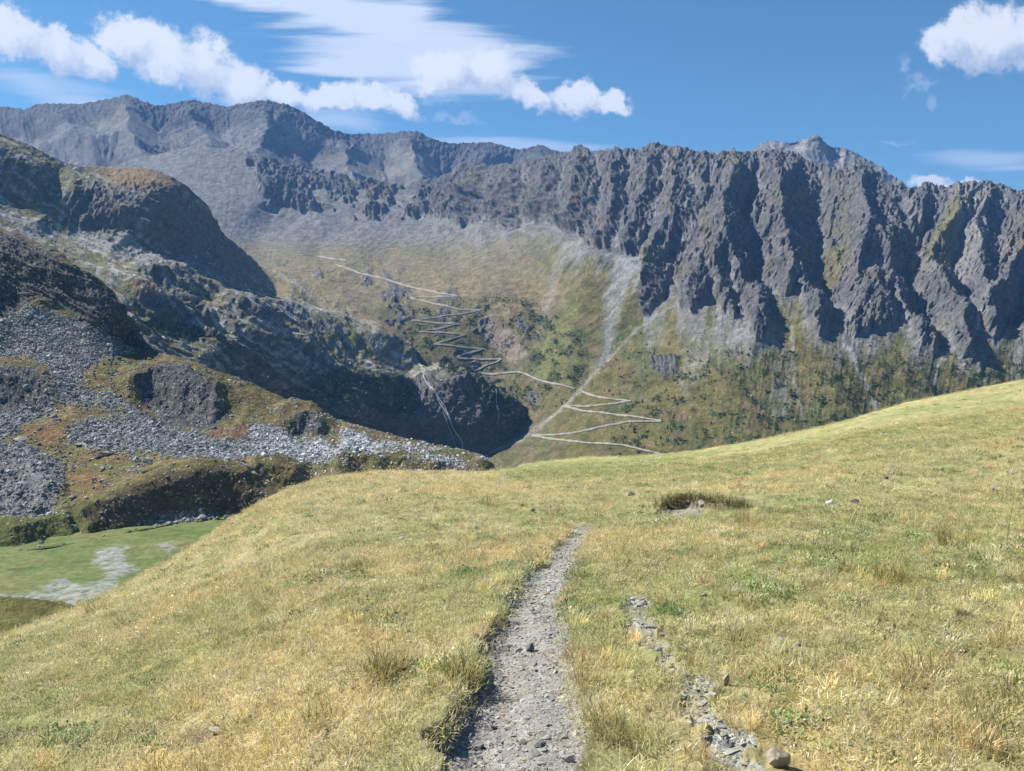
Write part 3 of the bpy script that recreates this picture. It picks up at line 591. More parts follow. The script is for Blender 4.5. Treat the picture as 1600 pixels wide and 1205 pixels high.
def d_col(L, x):
    U, V = L.U, L.V; al = U+0.62*V; ac = V-0.62*U
    n1 = fbm(U/50, V/35, 4, 221); n2 = fbm(U/13, V/10, 4, 222, .6); n3 = fbm(U/3, V/2.6, 3, 223, .6); st = fbm(al/160, ac/8, 5, 224, .6)
    g = colmix(np.broadcast_to(np.array((0.16, 0.155, 0.062)), U.shape+(3,)).astype(F32), (0.25, 0.20, 0.095), sst(n1+n2*.5, -.05, .4))
    rock = colmix(np.broadcast_to(GREY*1.15, U.shape+(3,)).astype(F32), (0.42, 0.41, 0.385), sst(n2+st, -.1, .5))
    rm = sst(.55*st+0.35*n2+0.10+0.25*sst(U, 60, -50), 0.0, 0.22)
    c = g+(rock-g)*(rm*0.8)[..., None]; edge = sst(58-(V-interp(U, D_TOP)), 0, 36)*sst(U, 400, 450)*(1-sst(U, 625, 660)); c = colmix(c, (0.23, 0.185, 0.09), edge*.85*sst(n2+n1, -.6, .1))
    c = colmix(c, (0.34, 0.33, 0.31), x['sm']*sst(x['f1'], .35, .7)*x['a1']*sst(n2+.2, -.3, .3)*.55); c = colmix(c, (0.10, 0.098, 0.09), x['sm']*np.maximum(sst(x['f1'], .76, .82)*x['a1'], .6*sst(x['f2'], .78, .84))*.7)  # slab tops painted pale as if lit, step faces dark as if shaded
    steep = 1-sst(L.N[..., 2], 0.45, 0.72)
    c = c+(rock*0.70-c)*steep[..., None]
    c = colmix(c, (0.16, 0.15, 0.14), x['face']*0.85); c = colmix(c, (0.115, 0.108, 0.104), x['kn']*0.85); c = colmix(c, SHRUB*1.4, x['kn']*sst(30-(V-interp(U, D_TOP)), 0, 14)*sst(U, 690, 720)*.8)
    c = colmix(c, (0.30, 0.30, 0.29), polys(U+6*n2, V, [[(110, 350), (200, 365), (270, 410), (262, 425), (190, 400), (120, 380)], [(0, 330), (60, 345), (120, 370), (60, 370)]], 8)*.7)
    c = colmix(c, (0.25, 0.165, 0.09), polys(U+5*n2, V+4*n2, [[(140, 262), (180, 262), (230, 268), (268, 284), (262, 300), (225, 302), (190, 295), (150, 272)], [(195, 455), (235, 468), (240, 478), (205, 472)], [(560, 440), (640, 530), (600, 530), (550, 490)]], 5)*.75)
    c = colmix(c, SHRUB*1.15, np.clip(polys(U+8*n2, V+6*n2, [[(215, 500), (255, 497), (300, 520), (330, 540), (280, 535), (225, 515)], [(505, 590), (560, 575), (640, 600), (652, 640), (600, 660), (560, 640), (500, 650), (440, 620)], [(500, 640), (620, 680), (640, 700), (560, 700)],
        [(730, 590), (800, 630), (820, 660), (770, 660), (745, 620)]], 9)*sst(n2+n1*.5, -.35, .1), 0, 1)*.85)
    c = colmix(c, PALE, polys(U+4*n3, V+4*n3, [[(642, 590), (655, 580), (682, 570), (690, 576), (668, 590), (650, 600)], [(540, 500), (580, 506), (600, 520), (560, 515)], [(662, 600), (678, 610), (684, 622), (672, 616)]], 3)*.42*sst(n3+.2, -.2, .2))
    return c*(1+0.28*n3)[..., None]
M_mid = terrain_mat("hillside rock and turf", 0.09, 0.45, 0.42, 0.9, 1.6, (0.45, 0.94, (0.4, 0.39, 0.36, 1), 0.25))
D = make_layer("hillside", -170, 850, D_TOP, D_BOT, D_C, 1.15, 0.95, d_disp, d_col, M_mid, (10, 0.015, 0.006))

# ---- the stony hillside above the meadow ----------------------------------------------------------------------------------
ZM = -80.0
MEDGE = [(-170, 900), (-60, 878), (0, 868), (60, 858), (120, 850), (200, 832), (280, 818), (340, 812), (430, 806), (520, 800), (820, 800)]
C_TOP = [(-170, 280), (-60, 330), (0, 362), (18, 372), (40, 382), (62, 395), (90, 410), (110, 428), (128, 434), (150, 448), (168, 458), (174, 466), (172, 480), (182, 498), (198, 508), (204, 522), (228, 540), (250, 552), (290, 562), (330, 577), (370, 590), (400, 602), (450, 625),
         (520, 652), (560, 665), (600, 676), (650, 688), (700, 700), (740, 712), (780, 735), (820, 760)]
C_C = []
for (u, v) in MEDGE:
    C_C.append((u, v, ZM/direction(u, v)[1]))
C_C += [(-170, 700, 300), (-170, 500, 400), (-170, 290, 520), (0, 800, 248), (0, 740, 280), (0, 660, 330), (0, 600, 365), (0, 540, 400), (0, 470, 430), (0, 362, 480), (100, 800, 256), (100, 730, 295), (100, 640, 345), (100, 560, 390), (100, 490, 425), (100, 420, 450),
        (200, 775, 262), (200, 740, 280), (200, 690, 315), (200, 630, 355), (200, 570, 395), (180, 498, 430), (205, 530, 440), (300, 745, 272), (300, 700, 305), (300, 650, 350), (300, 600, 390), (300, 566, 420), (400, 760, 280), (400, 730, 300), (400, 690, 335), (400, 640, 385), (400, 602, 420),
        (500, 740, 312), (500, 700, 350), (500, 645, 420), (600, 740, 330), (600, 705, 370), (600, 676, 420), (700, 745, 350), (700, 700, 440), (780, 760, 360), (780, 735, 450), (820, 760, 440)]
C_R = [[(212, 598), (235, 588), (262, 586), (300, 598), (328, 615), (343, 632)], [(128, 806), (165, 795), (200, 775), (235, 758), (270, 746), (310, 741), (350, 743), (400, 752), (445, 770)], [(398, 738), (425, 736), (455, 744)],
       [(460, 652), (480, 652), (500, 664)], [(0, 715), (30, 720), (60, 745), (75, 765)], [(0, 585), (30, 580), (60, 590), (85, 610)], [(0, 385), (50, 402), (100, 430), (150, 470), (185, 505), (215, 535)], [(50, 470), (90, 472), (130, 492), (180, 520)], [(20, 830), (60, 822), (100, 812)],
       [(545, 718), (600, 722), (680, 728), (740, 735)]]
C_G = [[(232, 616), (262, 640), (300, 652), (338, 652), (350, 642)], [(150, 826), (200, 822), (232, 812), (300, 788), (360, 786), (420, 790), (470, 790)], [(412, 758), (445, 762), (475, 756)], [(465, 668), (490, 674), (510, 672)],
       [(0, 770), (40, 790), (72, 795)], [(0, 630), (40, 632), (82, 628)], [(0, 470), (60, 462), (110, 482), (160, 515), (215, 545)], [(0, 850), (60, 838), (120, 826)], [(560, 735), (640, 742), (720, 748)]]
T_SCREE = [[(20, 478), (70, 484), (120, 500), (205, 545), (160, 556), (120, 590), (130, 608), (182, 622), (178, 640), (95, 625), (85, 610), (80, 580), (40, 555), (0, 565), (-60, 570), (-60, 510), (0, 510)],
           [(-60, 660), (0, 640), (40, 620), (85, 618), (80, 635), (40, 650), (20, 680), (-60, 700)],
           [(100, 692), (115, 668), (150, 655), (200, 652), (188, 632), (215, 640), (262, 656), (330, 684), (385, 690), (392, 666), (440, 672), (500, 685), (545, 700), (640, 703), (600, 712), (520, 716), (500, 724), (440, 714), (380, 718), (345, 732), (300, 715), (200, 702), (140, 700)],
           [(-60, 710), (0, 700), (60, 702), (98, 725), (95, 760), (80, 800), (30, 812), (-60, 800)],
           [(205, 818), (228, 802), (262, 795), (335, 797), (338, 810), (280, 818)], [(535, 668), (560, 680), (600, 700), (540, 702)], [(620, 700), (680, 722), (720, 735), (690, 730), (640, 712)]]
def c_disp(L):
    U, V, m = L.U, L.V, L.mpp
    wu = U+8*fbm(U/30, V/24, 4, 305); wv = V+6*fbm(U/30, V/24, 4, 306)
    dr = lines_d(wu, wv, C_R); dg = lines_d(wu, wv, C_G)
    near = sst(52-np.minimum(dr, dg), 0, 36)
    base = np.clip(0.5*(np.minimum(dg, 34)-np.minimum(dr, 34)), -14, 14)*near*1.15
    cl = poly(wu, wv, [(-170, 300), (0, 362), (90, 410), (180, 470), (250, 560), (180, 535), (110, 485), (60, 468), (20, 475), (0, 560), (-170, 560)], 8)
    oc = polys(wu, wv, [[(203, 598), (235, 586), (265, 583), (312, 596), (352, 636), (340, 662), (262, 650), (226, 622)], [(-20, 585), (60, 585), (85, 625), (40, 640), (-20, 640)], [(-20, 712), (40, 718), (78, 760), (70, 800), (-20, 800)], [(458, 652), (485, 652), (508, 672), (470, 672)]], 5)
    scr = polys(wu+14*fbm(U/9, V/6, 4, 307, .65), wv+8*fbm(U/9, V/6, 4, 308, .65), T_SCREE, 7)
    edge = sst(interp(U, MEDGE)-V, 0, 14)
    al = U+0.62*V; ac = V-0.62*U
    h = m*edge*(base*1.0+cl*(9*ridged(al/90, ac/16, 5, 311, .6)+3*ridged(U/9, V/9, 4, 312))+oc*(2.6*ridged(U/26, V/14, 5, 313, .6)+1.2*fbm(U/6, V/4, 3, 314))
        +scr*(1.6*fbm(U/4, V/3, 3, 315, .7)+2.5*fbm(U/30, V/12, 3, 320))+(1-np.maximum(scr, cl))*(2.4*fbm(U/34, V/13, 5, 316, .6)+0.8*fbm(U/5, V/3, 3, 317)))
    return h, dict(scr=scr, cl=cl, oc=oc, base=base, edge=edge, wu=wu, wv=wv)
def c_col(L, x):
    U, V = L.U, L.V
    n1 = fbm(U/40, V/16, 4, 321); n2 = fbm(U/12, V/7, 4, 322, .6); n3 = fbm(U/2.6, V/2.2, 3, 323, .6)
    c = colmix(np.broadcast_to(np.array((0.135, 0.125, 0.045)), U.shape+(3,)).astype(F32), (0.20, 0.15, 0.065), sst(n1+n2*.4, -.1, .35))
    c = colmix(c, (0.125, 0.085, 0.05), sst(fbm(U/30, V/13, 4, 324), .02, .3)*.7)
    c = colmix(c, (0.11, 0.135, 0.04), sst(V, 760, 830)*.6)
    c = colmix(c, (0.19, 0.085, 0.055), polys(x['wu'], x['wv'], [[(325, 658), (392, 664), (385, 690), (330, 682)], [(130, 670), (190, 672), (185, 690), (135, 688)], [(60, 668), (100, 672), (95, 690), (60, 688)]], 6)*.5)
    c = colmix(c, (0.21, 0.12, 0.055), polys(x['wu'], x['wv'], [[(100, 738), (160, 740), (155, 765), (110, 765)], [(30, 655), (100, 660), (110, 690), (40, 690)]], 7)*.6)
    c = colmix(c, (0.10, 0.08, 0.05), polys(x['wu'], x['wv'], [[(200, 775), (270, 746), (350, 742), (445, 770), (440, 790), (300, 785), (230, 812), (150, 826), (130, 808)]], 5)*.85)  # bank darkened between crest and foot, its shade painted in
    rock = colmix(np.broadcast_to(np.array((0.085, 0.083, 0.08)), U.shape+(3,)).astype(F32), (0.20, 0.20, 0.195), sst(n2+n3, .1, .6))  # outcrop rock tinted darker, part of its shade put into the colour
    steep = 1-sst(L.N[..., 2], 0.4, 0.7)
    c = c+(rock-c)*np.clip(x['cl']*.9+x['oc']*sst(n2+.5, -.2, .2)+steep*.5, 0, 1)[..., None]
    c = colmix(c, (0.20, 0.20, 0.195), x['scr']*sst(n2+.5*n3+.35, -.05, .2)*.95)
    c = colmix(c, (0.36, 0.36, 0.35), poly(U, V, [(420, 660), (640, 690), (640, 715), (500, 725), (440, 700)], 20)*x['scr']*.8)
    return c*(1+0.35*n3)[..., None]
M_c = terrain_mat("stony turf", 0.25, 1.3, 0.40, 0.9, 0.7, (1.1, 0.86, (0.5, 0.49, 0.46, 1), 0.8))
CL = make_layer("stony_hillside", -170, 820, C_TOP, MEDGE, C_C, 1.1, 0.9, c_disp, c_col, M_c, (10, 0.02, 0.008))

# ---- valley meadow ---------------------------------------------------------------------------------------------------------
def meadow():
    xs = np.linspace(-330, 160, 620); ys = np.linspace(95, 292, 420); X, Y = np.meshgrid(xs, ys)
    U, V = to_pix(X, Y, np.full(X.shape, ZM)); n = fbm(X/14, Y/14, 5, 401); n2 = fbm(X/3, Y/3, 4, 402, .6); n3 = fbm(X/.9, Y/.9, 3, 403)
    Z = ZM+0.9*n+0.12*n2
    wu = U+16*fbm(X/10, Y/7, 5, 404, .6); wv = V+7*fbm(X/8, Y/8, 5, 405, .6)
    gm = polys(wu, wv, [[(152, 862), (178, 850), (200, 850), (195, 870), (215, 888), (185, 905), (200, 930), (165, 940), (90, 935), (65, 918), (90, 905), (130, 915), (165, 905), (160, 885), (140, 878)], [(180, 930), (250, 880), (235, 905), (205, 925)], [(-100, 938), (60, 925), (200, 925), (200, 960), (-100, 965)], [(250, 852), (275, 845), (270, 862), (255, 865)]], 4)
    gm = gm*sst(n2+n3*.9+.25*fbm(X/5, Y/1.6, 4, 408), -.42, .02)
    c = colmix(np.broadcast_to(np.array((0.125, 0.165, 0.055)), X.shape+(3,)).astype(F32), (0.17, 0.175, 0.07), sst(n+n2*.3, -.2, .35))
    c = colmix(c, (0.09, 0.13, 0.04), sst(fbm(X/40, Y/6, 4, 406), .1, .35)*.5)
    c = colmix(c, (0.05, 0.06, 0.03), sst(2.2-np.abs(V-interp(U+10*n, [(-200, 905), (0, 893), (110, 880), (200, 862), (330, 850), (450, 845)])), -1, 1)*sst(n2, -.1, .2)*.5)
    c = colmix(c, (0.29, 0.29, 0.275), gm*.85)
    c = c*(1+.22*n3+.15*n2)[..., None]
    o = grid_mesh("meadow", X, Y, Z, c, terrain_mat("meadow turf", 0.5, 3.0, 0.3, 0.5, 0.15, (2.5, 0.985, (0.5, 0.5, 0.48, 1), 0.8))); o['kind'] = 'structure'
    return o
meadow()

# ------------------------------------------------------------------ foreground hillside: z = e(a, Y) * Y, a = x / Y
A_CR = [(-500, 1215, 11), (-200, 1090, 12), (0, 1000, 13.5), (100, 962, 15), (200, 914, 18), (300, 857, 21), (370, 812, 24), (430, 776, 28), (470, 757, 30), (520, 745, 33), (580, 740, 36), (660, 738, 38), (740, 738, 42), (780, 736, 52), (830, 724, 75), (900, 717, 100), (1040, 712, 120),
        (1100, 704, 128), (1180, 690, 135), (1240, 677, 140), (1300, 665, 145), (1370, 646, 150), (1440, 626, 155), (1500, 613, 160), (1600, 595, 165), (1800, 560, 170), (2100, 520, 175)]
crU = np.array([direction(u, v)[0] for u, v, y in A_CR]); crE = np.array([direction(u, v)[1] for u, v, y in A_CR]); crY = np.array([y for u, v, y in A_CR], float)
S_N = [(-1.35, .40), (-.72, .335), (-.52, .30), (-.39, .252), (-.24, .205), (-.05, .188), (.09, .180), (.35, .155), (.72, .128), (1.3, .10)]
def smooth_tab(a, xs, ys, w=0.02):
    f = lambda t: np.interp(t, xs, ys); return (f(a-w)+f(a-w/2)+f(a)*2+f(a+w/2)+f(a+w))/6
def cosl(t): t = np.clip(t, 0, 1); return t*t*(3-2*t)
def eA(a, Y):
    """elevation tangent of the hillside at bearing a and distance Y"""
    ec = smooth_tab(a, crU, crE); yc = np.exp(smooth_tab(a, crU, np.log(crY), .05)); sn = smooth_tab(a, *np.array(S_N).T, .04)
    plane = -1.62/Y-sn
    # blend the near plane into the measured crest; past the crest the hill falls away
    pc = -1.62/yc-sn
    t = cosl((np.log(Y)-np.log(7.0))/(np.log(yc)-np.log(7.0)))
    e = plane+(ec-pc)*t
    far = np.maximum(np.log(Y/yc), 0); k = 1.62/yc
    e = np.where(Y > yc, ec-0.35*far**2-(0.02+0.10*far)*far, e)
    e = e-0.0035*np.exp(-((np.log(Y/yc))/0.10)**2)*0
    return e
# rows and columns
yy = [0.55]
while yy[-1] < 620: yy.append(yy[-1]+1.0/(1/(yy[-1]*0.0135)+ 1/(yy[-1]**2*0.0035+0.004)))
yr = np.array(yy)
ac = np.concatenate([np.linspace(-1.6, -.80, 90, endpoint=False), np.linspace(-.80, .80, 1500), np.linspace(.80, 1.6, 91)[1:]])
AA, YY = np.meshgrid(ac, yr); XX = AA*YY; EE = eA(AA, YY); ZZ = EE*YY
def groundpt(u, v):
    """where the line of sight through pixel (u, v) meets the undisturbed hillside"""
    a, e = direction(u, v); ys = np.geomspace(1.0, 160, 3000); d = eA(np.full(3000, a), ys)-e
    i = np.argmax(d > 0) if (d > 0).any() else 2999
    return a*ys[i], ys[i]
PE_L = [(690, 1400), (698, 1300), (705, 1205), (703, 1160), (716, 1120), (742, 1090), (747, 1060), (758, 1020), (772, 990), (786, 960), (802, 930), (830, 900), (846, 880), (860, 860), (877, 840), (898, 824)]
PE_R = [(915, 1400), (910, 1300), (905, 1205), (905, 1160), (908, 1120), (905, 1090), (898, 1060), (885, 1020), (880, 990), (881, 960), (886, 930), (895, 900), (903, 880), (912, 860), (922, 840), (935, 824)]
gl = np.array([groundpt(*p) for p in PE_L]); gr_ = np.array([groundpt(*p) for p in PE_R])
def path_lr(Y): return np.interp(Y, gl[:, 1], gl[:, 0]), np.interp(Y, gr_[:, 1], gr_[:, 0])
PATH_END = gl[-1, 1]
def path_fields(X, Y):
    xl, xr = path_lr(Y); w = xr-xl
    jag = 0.13*fbm(X*1.5, Y*2.2, 4, 501, .6)+.07*pn(X*0+3.3, Y*1.5, 77)+0.035*fbm(X*9, Y*11, 3, 502)
    dl = X-xl+.035+jag; dr = xr-X+0.8*jag+0.05*fbm(X*2.2, Y*1.6, 3, 503)
    end = sst(PATH_END-Y, -1.4, 0.6); st = np.ones_like(Y)
    return dl, dr, end
dl, dr, end = path_fields(XX, YY)
inp = sst(np.minimum(dl, dr)+.045, 0.0, 0.06)*end
TR = [[(998, 938), (1003, 975), (1012, 1000)], [(1030, 992), (1034, 1020), (1058, 1050)], [(1080, 1062), (1090, 1100), (1115, 1125), (1150, 1160), (1180, 1190), (1205, 1240)]]
TRW = [[groundpt(*p) for p in l] for l in TR]
TW = [0.085, 0.055, 0.075]
def rill_field(X, Y):
    f = np.full(X.shape, -9.0)
    wx = X+.16*fbm(X*4, Y*4, 4, 511, .62)+.25*np.clip(fbm(X*1.4, Y*1.8, 3, 512), 0, .4); wy = Y
    for l, w in zip(TRW, TW):
        f = np.maximum(f, w-segd(wx, wy, l))
    return sst(f, -0.03, 0.03)
rill = np.zeros(XX.shape); selr = (YY > 2) & (YY < 12) & (XX > .2) & (XX < 4); rill[selr] = rill_field(XX[selr], YY[selr])
# bare hollow with an overhanging lip
HX, HY = groundpt(1062, 790)
hl = [groundpt(1022, 797), groundpt(1040, 782), groundpt(1075, 778), groundpt(1115, 781), groundpt(1150, 790), groundpt(1176, 795)]
near = sst(26-YY, 0, 20)
hum = fbm(XX*.55, YY*.55, 4, 521)*.10+fbm(XX*1.9, YY*1.6, 4, 522, .6)*.10*sst(60-YY, 0, 50)+fbm(XX*6, YY*5, 4, 523, .65)*.035*near
big = fbm(XX/9, YY/9, 3, 524)*.32*sst(YY, 6, 22)+fbm(XX/30, YY/22, 4, 525)*1.3*sst(YY, 25, 70)*(XX > -2)
hx, hy = groundpt(1440, 668); hump = 1.2*np.exp(-((YY-55-(XX-20)*.3)/9.0)**2)*sst(XX, 14, 34)
offp = 1-sst(np.minimum(dl, dr), -.5, .1)*end
keep = 1-np.exp(-(np.log(YY/np.exp(smooth_tab(AA, crU, np.log(crY), .05)))/.25)**2)*0.6
ZZ = ZZ+(hum*lerp(.25, 1, offp)+big*keep+hump*keep)
bank = 0.135*lerp(1.0, .45, sst(YY, 4, 9))
ZZ = ZZ-inp*lerp(bank*.55, bank*1.0, sst(dr-dl, -.3, .35))+.045*np.exp(-((dl+.10)/.12)**2)*end*(YY < 11)*fbm(XX*3, YY*3, 3, 530).clip(-.2, 1)+.03*np.exp(-((dl+.12)/.14)**2)*end
ZZ = ZZ+inp*(.012*fbm(XX*9, YY*9, 4, 531, .6)+.02*fbm(XX*2, YY*2, 3, 532))
ZZ = ZZ-rill*.035
hs = segd(XX, YY, [tuple(p) for p in hl]).reshape(XX.shape)
hlA = [(p[0]/p[1], p[1]) for p in hl]; hol_side = interp(AA, hlA)           # lip line y(x)
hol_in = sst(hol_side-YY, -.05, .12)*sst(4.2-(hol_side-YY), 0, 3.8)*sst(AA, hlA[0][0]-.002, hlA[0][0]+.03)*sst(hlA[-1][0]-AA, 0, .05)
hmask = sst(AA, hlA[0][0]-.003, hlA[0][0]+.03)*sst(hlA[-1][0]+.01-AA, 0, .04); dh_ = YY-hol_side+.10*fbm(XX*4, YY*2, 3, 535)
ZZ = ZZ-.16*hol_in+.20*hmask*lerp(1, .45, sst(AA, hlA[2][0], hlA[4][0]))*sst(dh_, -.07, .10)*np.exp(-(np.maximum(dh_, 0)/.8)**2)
# small terrace scars on the left slope
SC = [((880, 0), [(310, 845), (330, 835)]), ((0, 0), [(490, 915), (545, 895)]), ((0, 0), [(440, 870), (458, 860)]), ((0, 0), [(255, 895), (290, 880)]), ((0, 0), [(145, 955), (165, 945)]), ((0, 0), [(20, 1150), (50, 1140)]), ((0, 0), [(195, 1155), (220, 1145)]), ((0, 0), [(265, 1170), (280, 1160)])]
scar = np.zeros(XX.shape)
for _, l in SC:
    g0 = [groundpt(*p) for p in l]; m_ = np.hypot(XX-g0[0][0], YY-g0[0][1]) < 5
    d = segd(XX[m_]+.05*fbm(XX[m_]*5, YY[m_]*5, 3, 4), YY[m_], g0); scar[m_] = np.maximum(scar[m_], sst(.17+.006*YY[m_]-d, -.04, .05))
# random bare patches
bare = sst(fbm(XX*1.3, YY*1.9, 5, 541, .66), .235, .33)*sst(30-YY, 0, 20)*offp
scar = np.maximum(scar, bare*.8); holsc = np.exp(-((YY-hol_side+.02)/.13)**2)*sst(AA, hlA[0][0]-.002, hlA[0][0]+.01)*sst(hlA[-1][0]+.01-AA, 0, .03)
ZZ = ZZ-.05*scar
AN_U, AN_V = to_pix(XX, YY, ZZ)
n1 = fbm(XX*.35, YY*.35, 4, 551); n2 = fbm(XX*1.6, YY*1.4, 4, 552, .6); n3 = fbm(XX*7, YY*7, 3, 553, .6); nb = fbm(XX/14, YY/9, 4, 554)
DRY = np.array((0.56, 0.475, 0.25)); GRN = np.array((0.32, 0.345, 0.13)); GOLD = np.array((0.56, 0.43, 0.17))
def turf_mix(X, Y, n1, n2, nb):
    """0 green ... 1 dry"""
    b = .40+.32*sst(-X/Y, -.25, .35)*1.0+.30*sst(Y, 14, 34)*sst(.25-X/Y, 0, .3)
    return np.clip(b+.85*n1+.8*n2+.6*nb, 0, 1)
tm = turf_mix(XX, YY, n1, n2, nb)
col = GRN+(DRY-GRN)*tm[..., None]
col = colmix(col.astype(F32), GOLD, sst(n1+nb+.5*n2, .28, .7)*.6)
col = colmix(col, (0.26, 0.30, 0.10), poly(AN_U+20*n1, AN_V+3*n2, [(770, 738), (830, 722), (1000, 716), (1130, 704), (1040, 730), (960, 746), (800, 752)], 6)*.7*(YY > 25))
lowt = lerp(.62, .80, sst(YY, 18, 60)); col = col*lowt[..., None]
SOIL = np.array((0.13, 0.095, 0.065)); GRAV = np.array((0.28, 0.268, 0.24))
col = colmix(col, SOIL, np.clip(scar, 0, 1)*.85)
col = colmix(col, SOIL*.32, np.clip(holsc, 0, 1)*.9)  # bare soil on the scarp, darkened further: shade under the lip painted in
rimm = np.exp(-(np.minimum(dl, dr)/.06)**2)*end*(YY < 16)
col = colmix(col, SOIL*.7, rimm*.7)
gcol = colmix(np.broadcast_to(GRAV, XX.shape+(3,)).astype(F32), (0.25, 0.22, 0.18), sst(fbm(XX*3, YY*2, 4, 561), 0, .4)*.8)
gm = np.maximum(inp, rill*.9); gm = np.maximum(gm, hol_in*.9*sst(2.0-(hol_side-YY), 0, .9)*sst(hlA[3][0]-.005-AA, 0, .02))*(1-holsc)
col = col+(gcol-col)*gm[..., None]
# faint trod and bare spot further off
sp = polys(AN_U+5*n2, AN_V+2*n2, [[(1390, 728), (1402, 725), (1400, 745), (1385, 752), (1375, 756)], [(835, 738), (875, 735), (908, 741), (870, 745)]], 3)*(YY > 14)
col = colmix(col, (0.30, 0.24, 0.19), sp*.8)
col = col*(1+.18*n3*near+.10*n2)[..., None]
M_fg = terrain_mat("hill turf", 6.0, 42.0, 0.32, 0.6, 0.02)
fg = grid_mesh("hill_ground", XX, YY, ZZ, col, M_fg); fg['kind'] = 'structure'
LYR = np.log(yr)
def zA(x, y):
    x = np.asarray(x, float); y = np.asarray(y, float); a = np.clip(x/y, ac[0], ac[-1]-1e-6)
    j = np.interp(a, ac, np.arange(len(ac))); i = np.interp(y, yr, np.arange(len(yr))); i0 = np.minimum(i.astype(int), len(yr)-2); j0 = np.minimum(j.astype(int), len(ac)-2)
    fi, fj = i-i0, j-j0
    z = (ZZ[i0, j0]*(1-fi)+ZZ[i0+1, j0]*fi)*(1-fj)+(ZZ[i0, j0+1]*(1-fi)+ZZ[i0+1, j0+1]*fi)*fj
    return z
def ptA(u, v):
    """first point of the finished hillside on the line of sight through (u, v)"""
    a, e = direction(u, v); ys = np.geomspace(1.2, 170, 2500); d = zA(a*ys, ys)/ys-e
    i = np.argmax(d > 0) if (d > 0).any() else 2499
    return a*ys[i], ys[i], float(zA(a*ys[i], ys[i]))
def lookup(F, x, y):
    a = np.clip(x/y, ac[0], ac[-1]-1e-6); j = np.rint(np.interp(a, ac, np.arange(len(ac)))).astype(int); i = np.rint(np.interp(y, yr, np.arange(len(yr)))).astype(int)
    return F[i, j]

# small shoulder of turf and the ground far below everything
def shoulder():
    us = np.linspace(-260, 190, 240); n = 90; t = np.linspace(0, 1, n)[:, None]
    top = smooth_interp(us, [(-260, 946), (0, 951), (60, 955), (110, 962), (150, 985), (190, 1020)])[None]; V = lerp(np.full((1, len(us)), 1120.), top, t); U = np.broadcast_to(us, V.shape)
    Y = lerp(30, 62, t**.8)+0*U; a, e = direction(U, V); X = a*Y; Z = e*Y
    k = np.arange(1, 14)[:, None]; Yb = Y[-1:]*(1+.02*k); X = np.concatenate([X, a[-1:]*Yb]); Z = np.concatenate([Z, e[-1:]*Y[-1:]-.02*k**2*3]); Y = np.concatenate([Y, Yb])
    n_ = fbm(X/3, Y/3, 5, 571, .6); Z = Z+.3*n_+fbm(X*1.5, Y*1.5, 3, 572)*.12
    c = colmix(np.broadcast_to(np.array((0.15, 0.14, 0.045)), X.shape+(3,)).astype(F32), (0.09, 0.10, 0.03), sst(n_, -.1, .3))*(1+.2*fbm(X*2, Y*2, 3, 573))[..., None]
    o = grid_mesh("lower_hill", X, Y, Z, c, M_c); o['kind'] = 'structure'
shoulder()
def deep_ground():
    xs = np.linspace(-9000, 9000, 40); ys = np.linspace(-1500, 9500, 30); X, Y = np.meshgrid(xs, ys); c = np.broadcast_to(GRASS, X.shape+(3,))
    o = grid_mesh("ground", X, Y, np.full(X.shape, -420.0), c, M_far); o['kind'] = 'structure'
deep_ground()

# ------------------------------------------------------------------ instanced ground cover ("stuff")
def hidden_collection(name, meshes):
    col_ = bpy.data.collections.new(name)
    for i, me in enumerate(meshes):
        o = bpy.data.objects.new("%s_%02d" % (name, i), me); col_.objects.link(o)
    return col_
def scatter(name, pos, rot, scl, idx, tone, col_, label):
    n = len(pos); me = bpy.data.meshes.new(name); me.vertices.add(n); me.vertices.foreach_set('co', np.asarray(pos, F32).ravel())
    a = me.attributes.new('rot', 'FLOAT_VECTOR', 'POINT'); a.data.foreach_set('vector', np.asarray(rot, F32).ravel())
    a = me.attributes.new('scl', 'FLOAT_VECTOR', 'POINT'); s_ = np.asarray(scl, F32)
    if s_.ndim == 1: s_ = np.repeat(s_[:, None], 3, 1)
    a.data.foreach_set('vector', np.ascontiguousarray(s_).ravel())
    a = me.attributes.new('idx', 'INT', 'POINT'); a.data.foreach_set('value', np.asarray(idx, np.int32))
    a = me.attributes.new('tone', 'FLOAT_VECTOR', 'POINT'); a.data.foreach_set('vector', np.asarray(tone, F32).ravel())
    o = bpy.data.objects.new(name, me); C.objects.link(o)
    ng = bpy.data.node_groups.new(name, 'GeometryNodeTree'); ng.interface.new_socket('Geometry', in_out='INPUT', socket_type='NodeSocketGeometry'); ng.interface.new_socket('Geometry', in_out='OUTPUT', socket_type='NodeSocketGeometry')
    N = ng.nodes; Lk = ng.links; gi = N.new('NodeGroupInput'); go = N.new('NodeGroupOutput'); ip = N.new('GeometryNodeInstanceOnPoints')
    ci = N.new('GeometryNodeCollectionInfo'); ci.inputs['Collection'].default_value = col_; ci.inputs['Separate Children'].default_value = True; ci.inputs['Reset Children'].default_value = True
    def attr(nm, typ):
        x = N.new('GeometryNodeInputNamedAttribute'); x.data_type = typ; x.inputs['Name'].default_value = nm; return x.outputs[0]
    Lk.new(gi.outputs[0], ip.inputs['Points']); Lk.new(ci.outputs[0], ip.inputs['Instance']); ip.inputs['Pick Instance'].default_value = True
    Lk.new(attr('idx', 'INT'), ip.inputs['Instance Index']); er = N.new('FunctionNodeEulerToRotation'); Lk.new(attr('rot', 'FLOAT_VECTOR'), er.inputs[0])
    Lk.new(er.outputs[0], ip.inputs['Rotation']); Lk.new(attr('scl', 'FLOAT_VECTOR'), ip.inputs['Scale']); Lk.new(ip.outputs[0], go.inputs[0])
    md = o.modifiers.new('scatter', 'NODES'); md.node_group = ng
    o['kind'] = 'stuff'; o['label'] = label
    return o
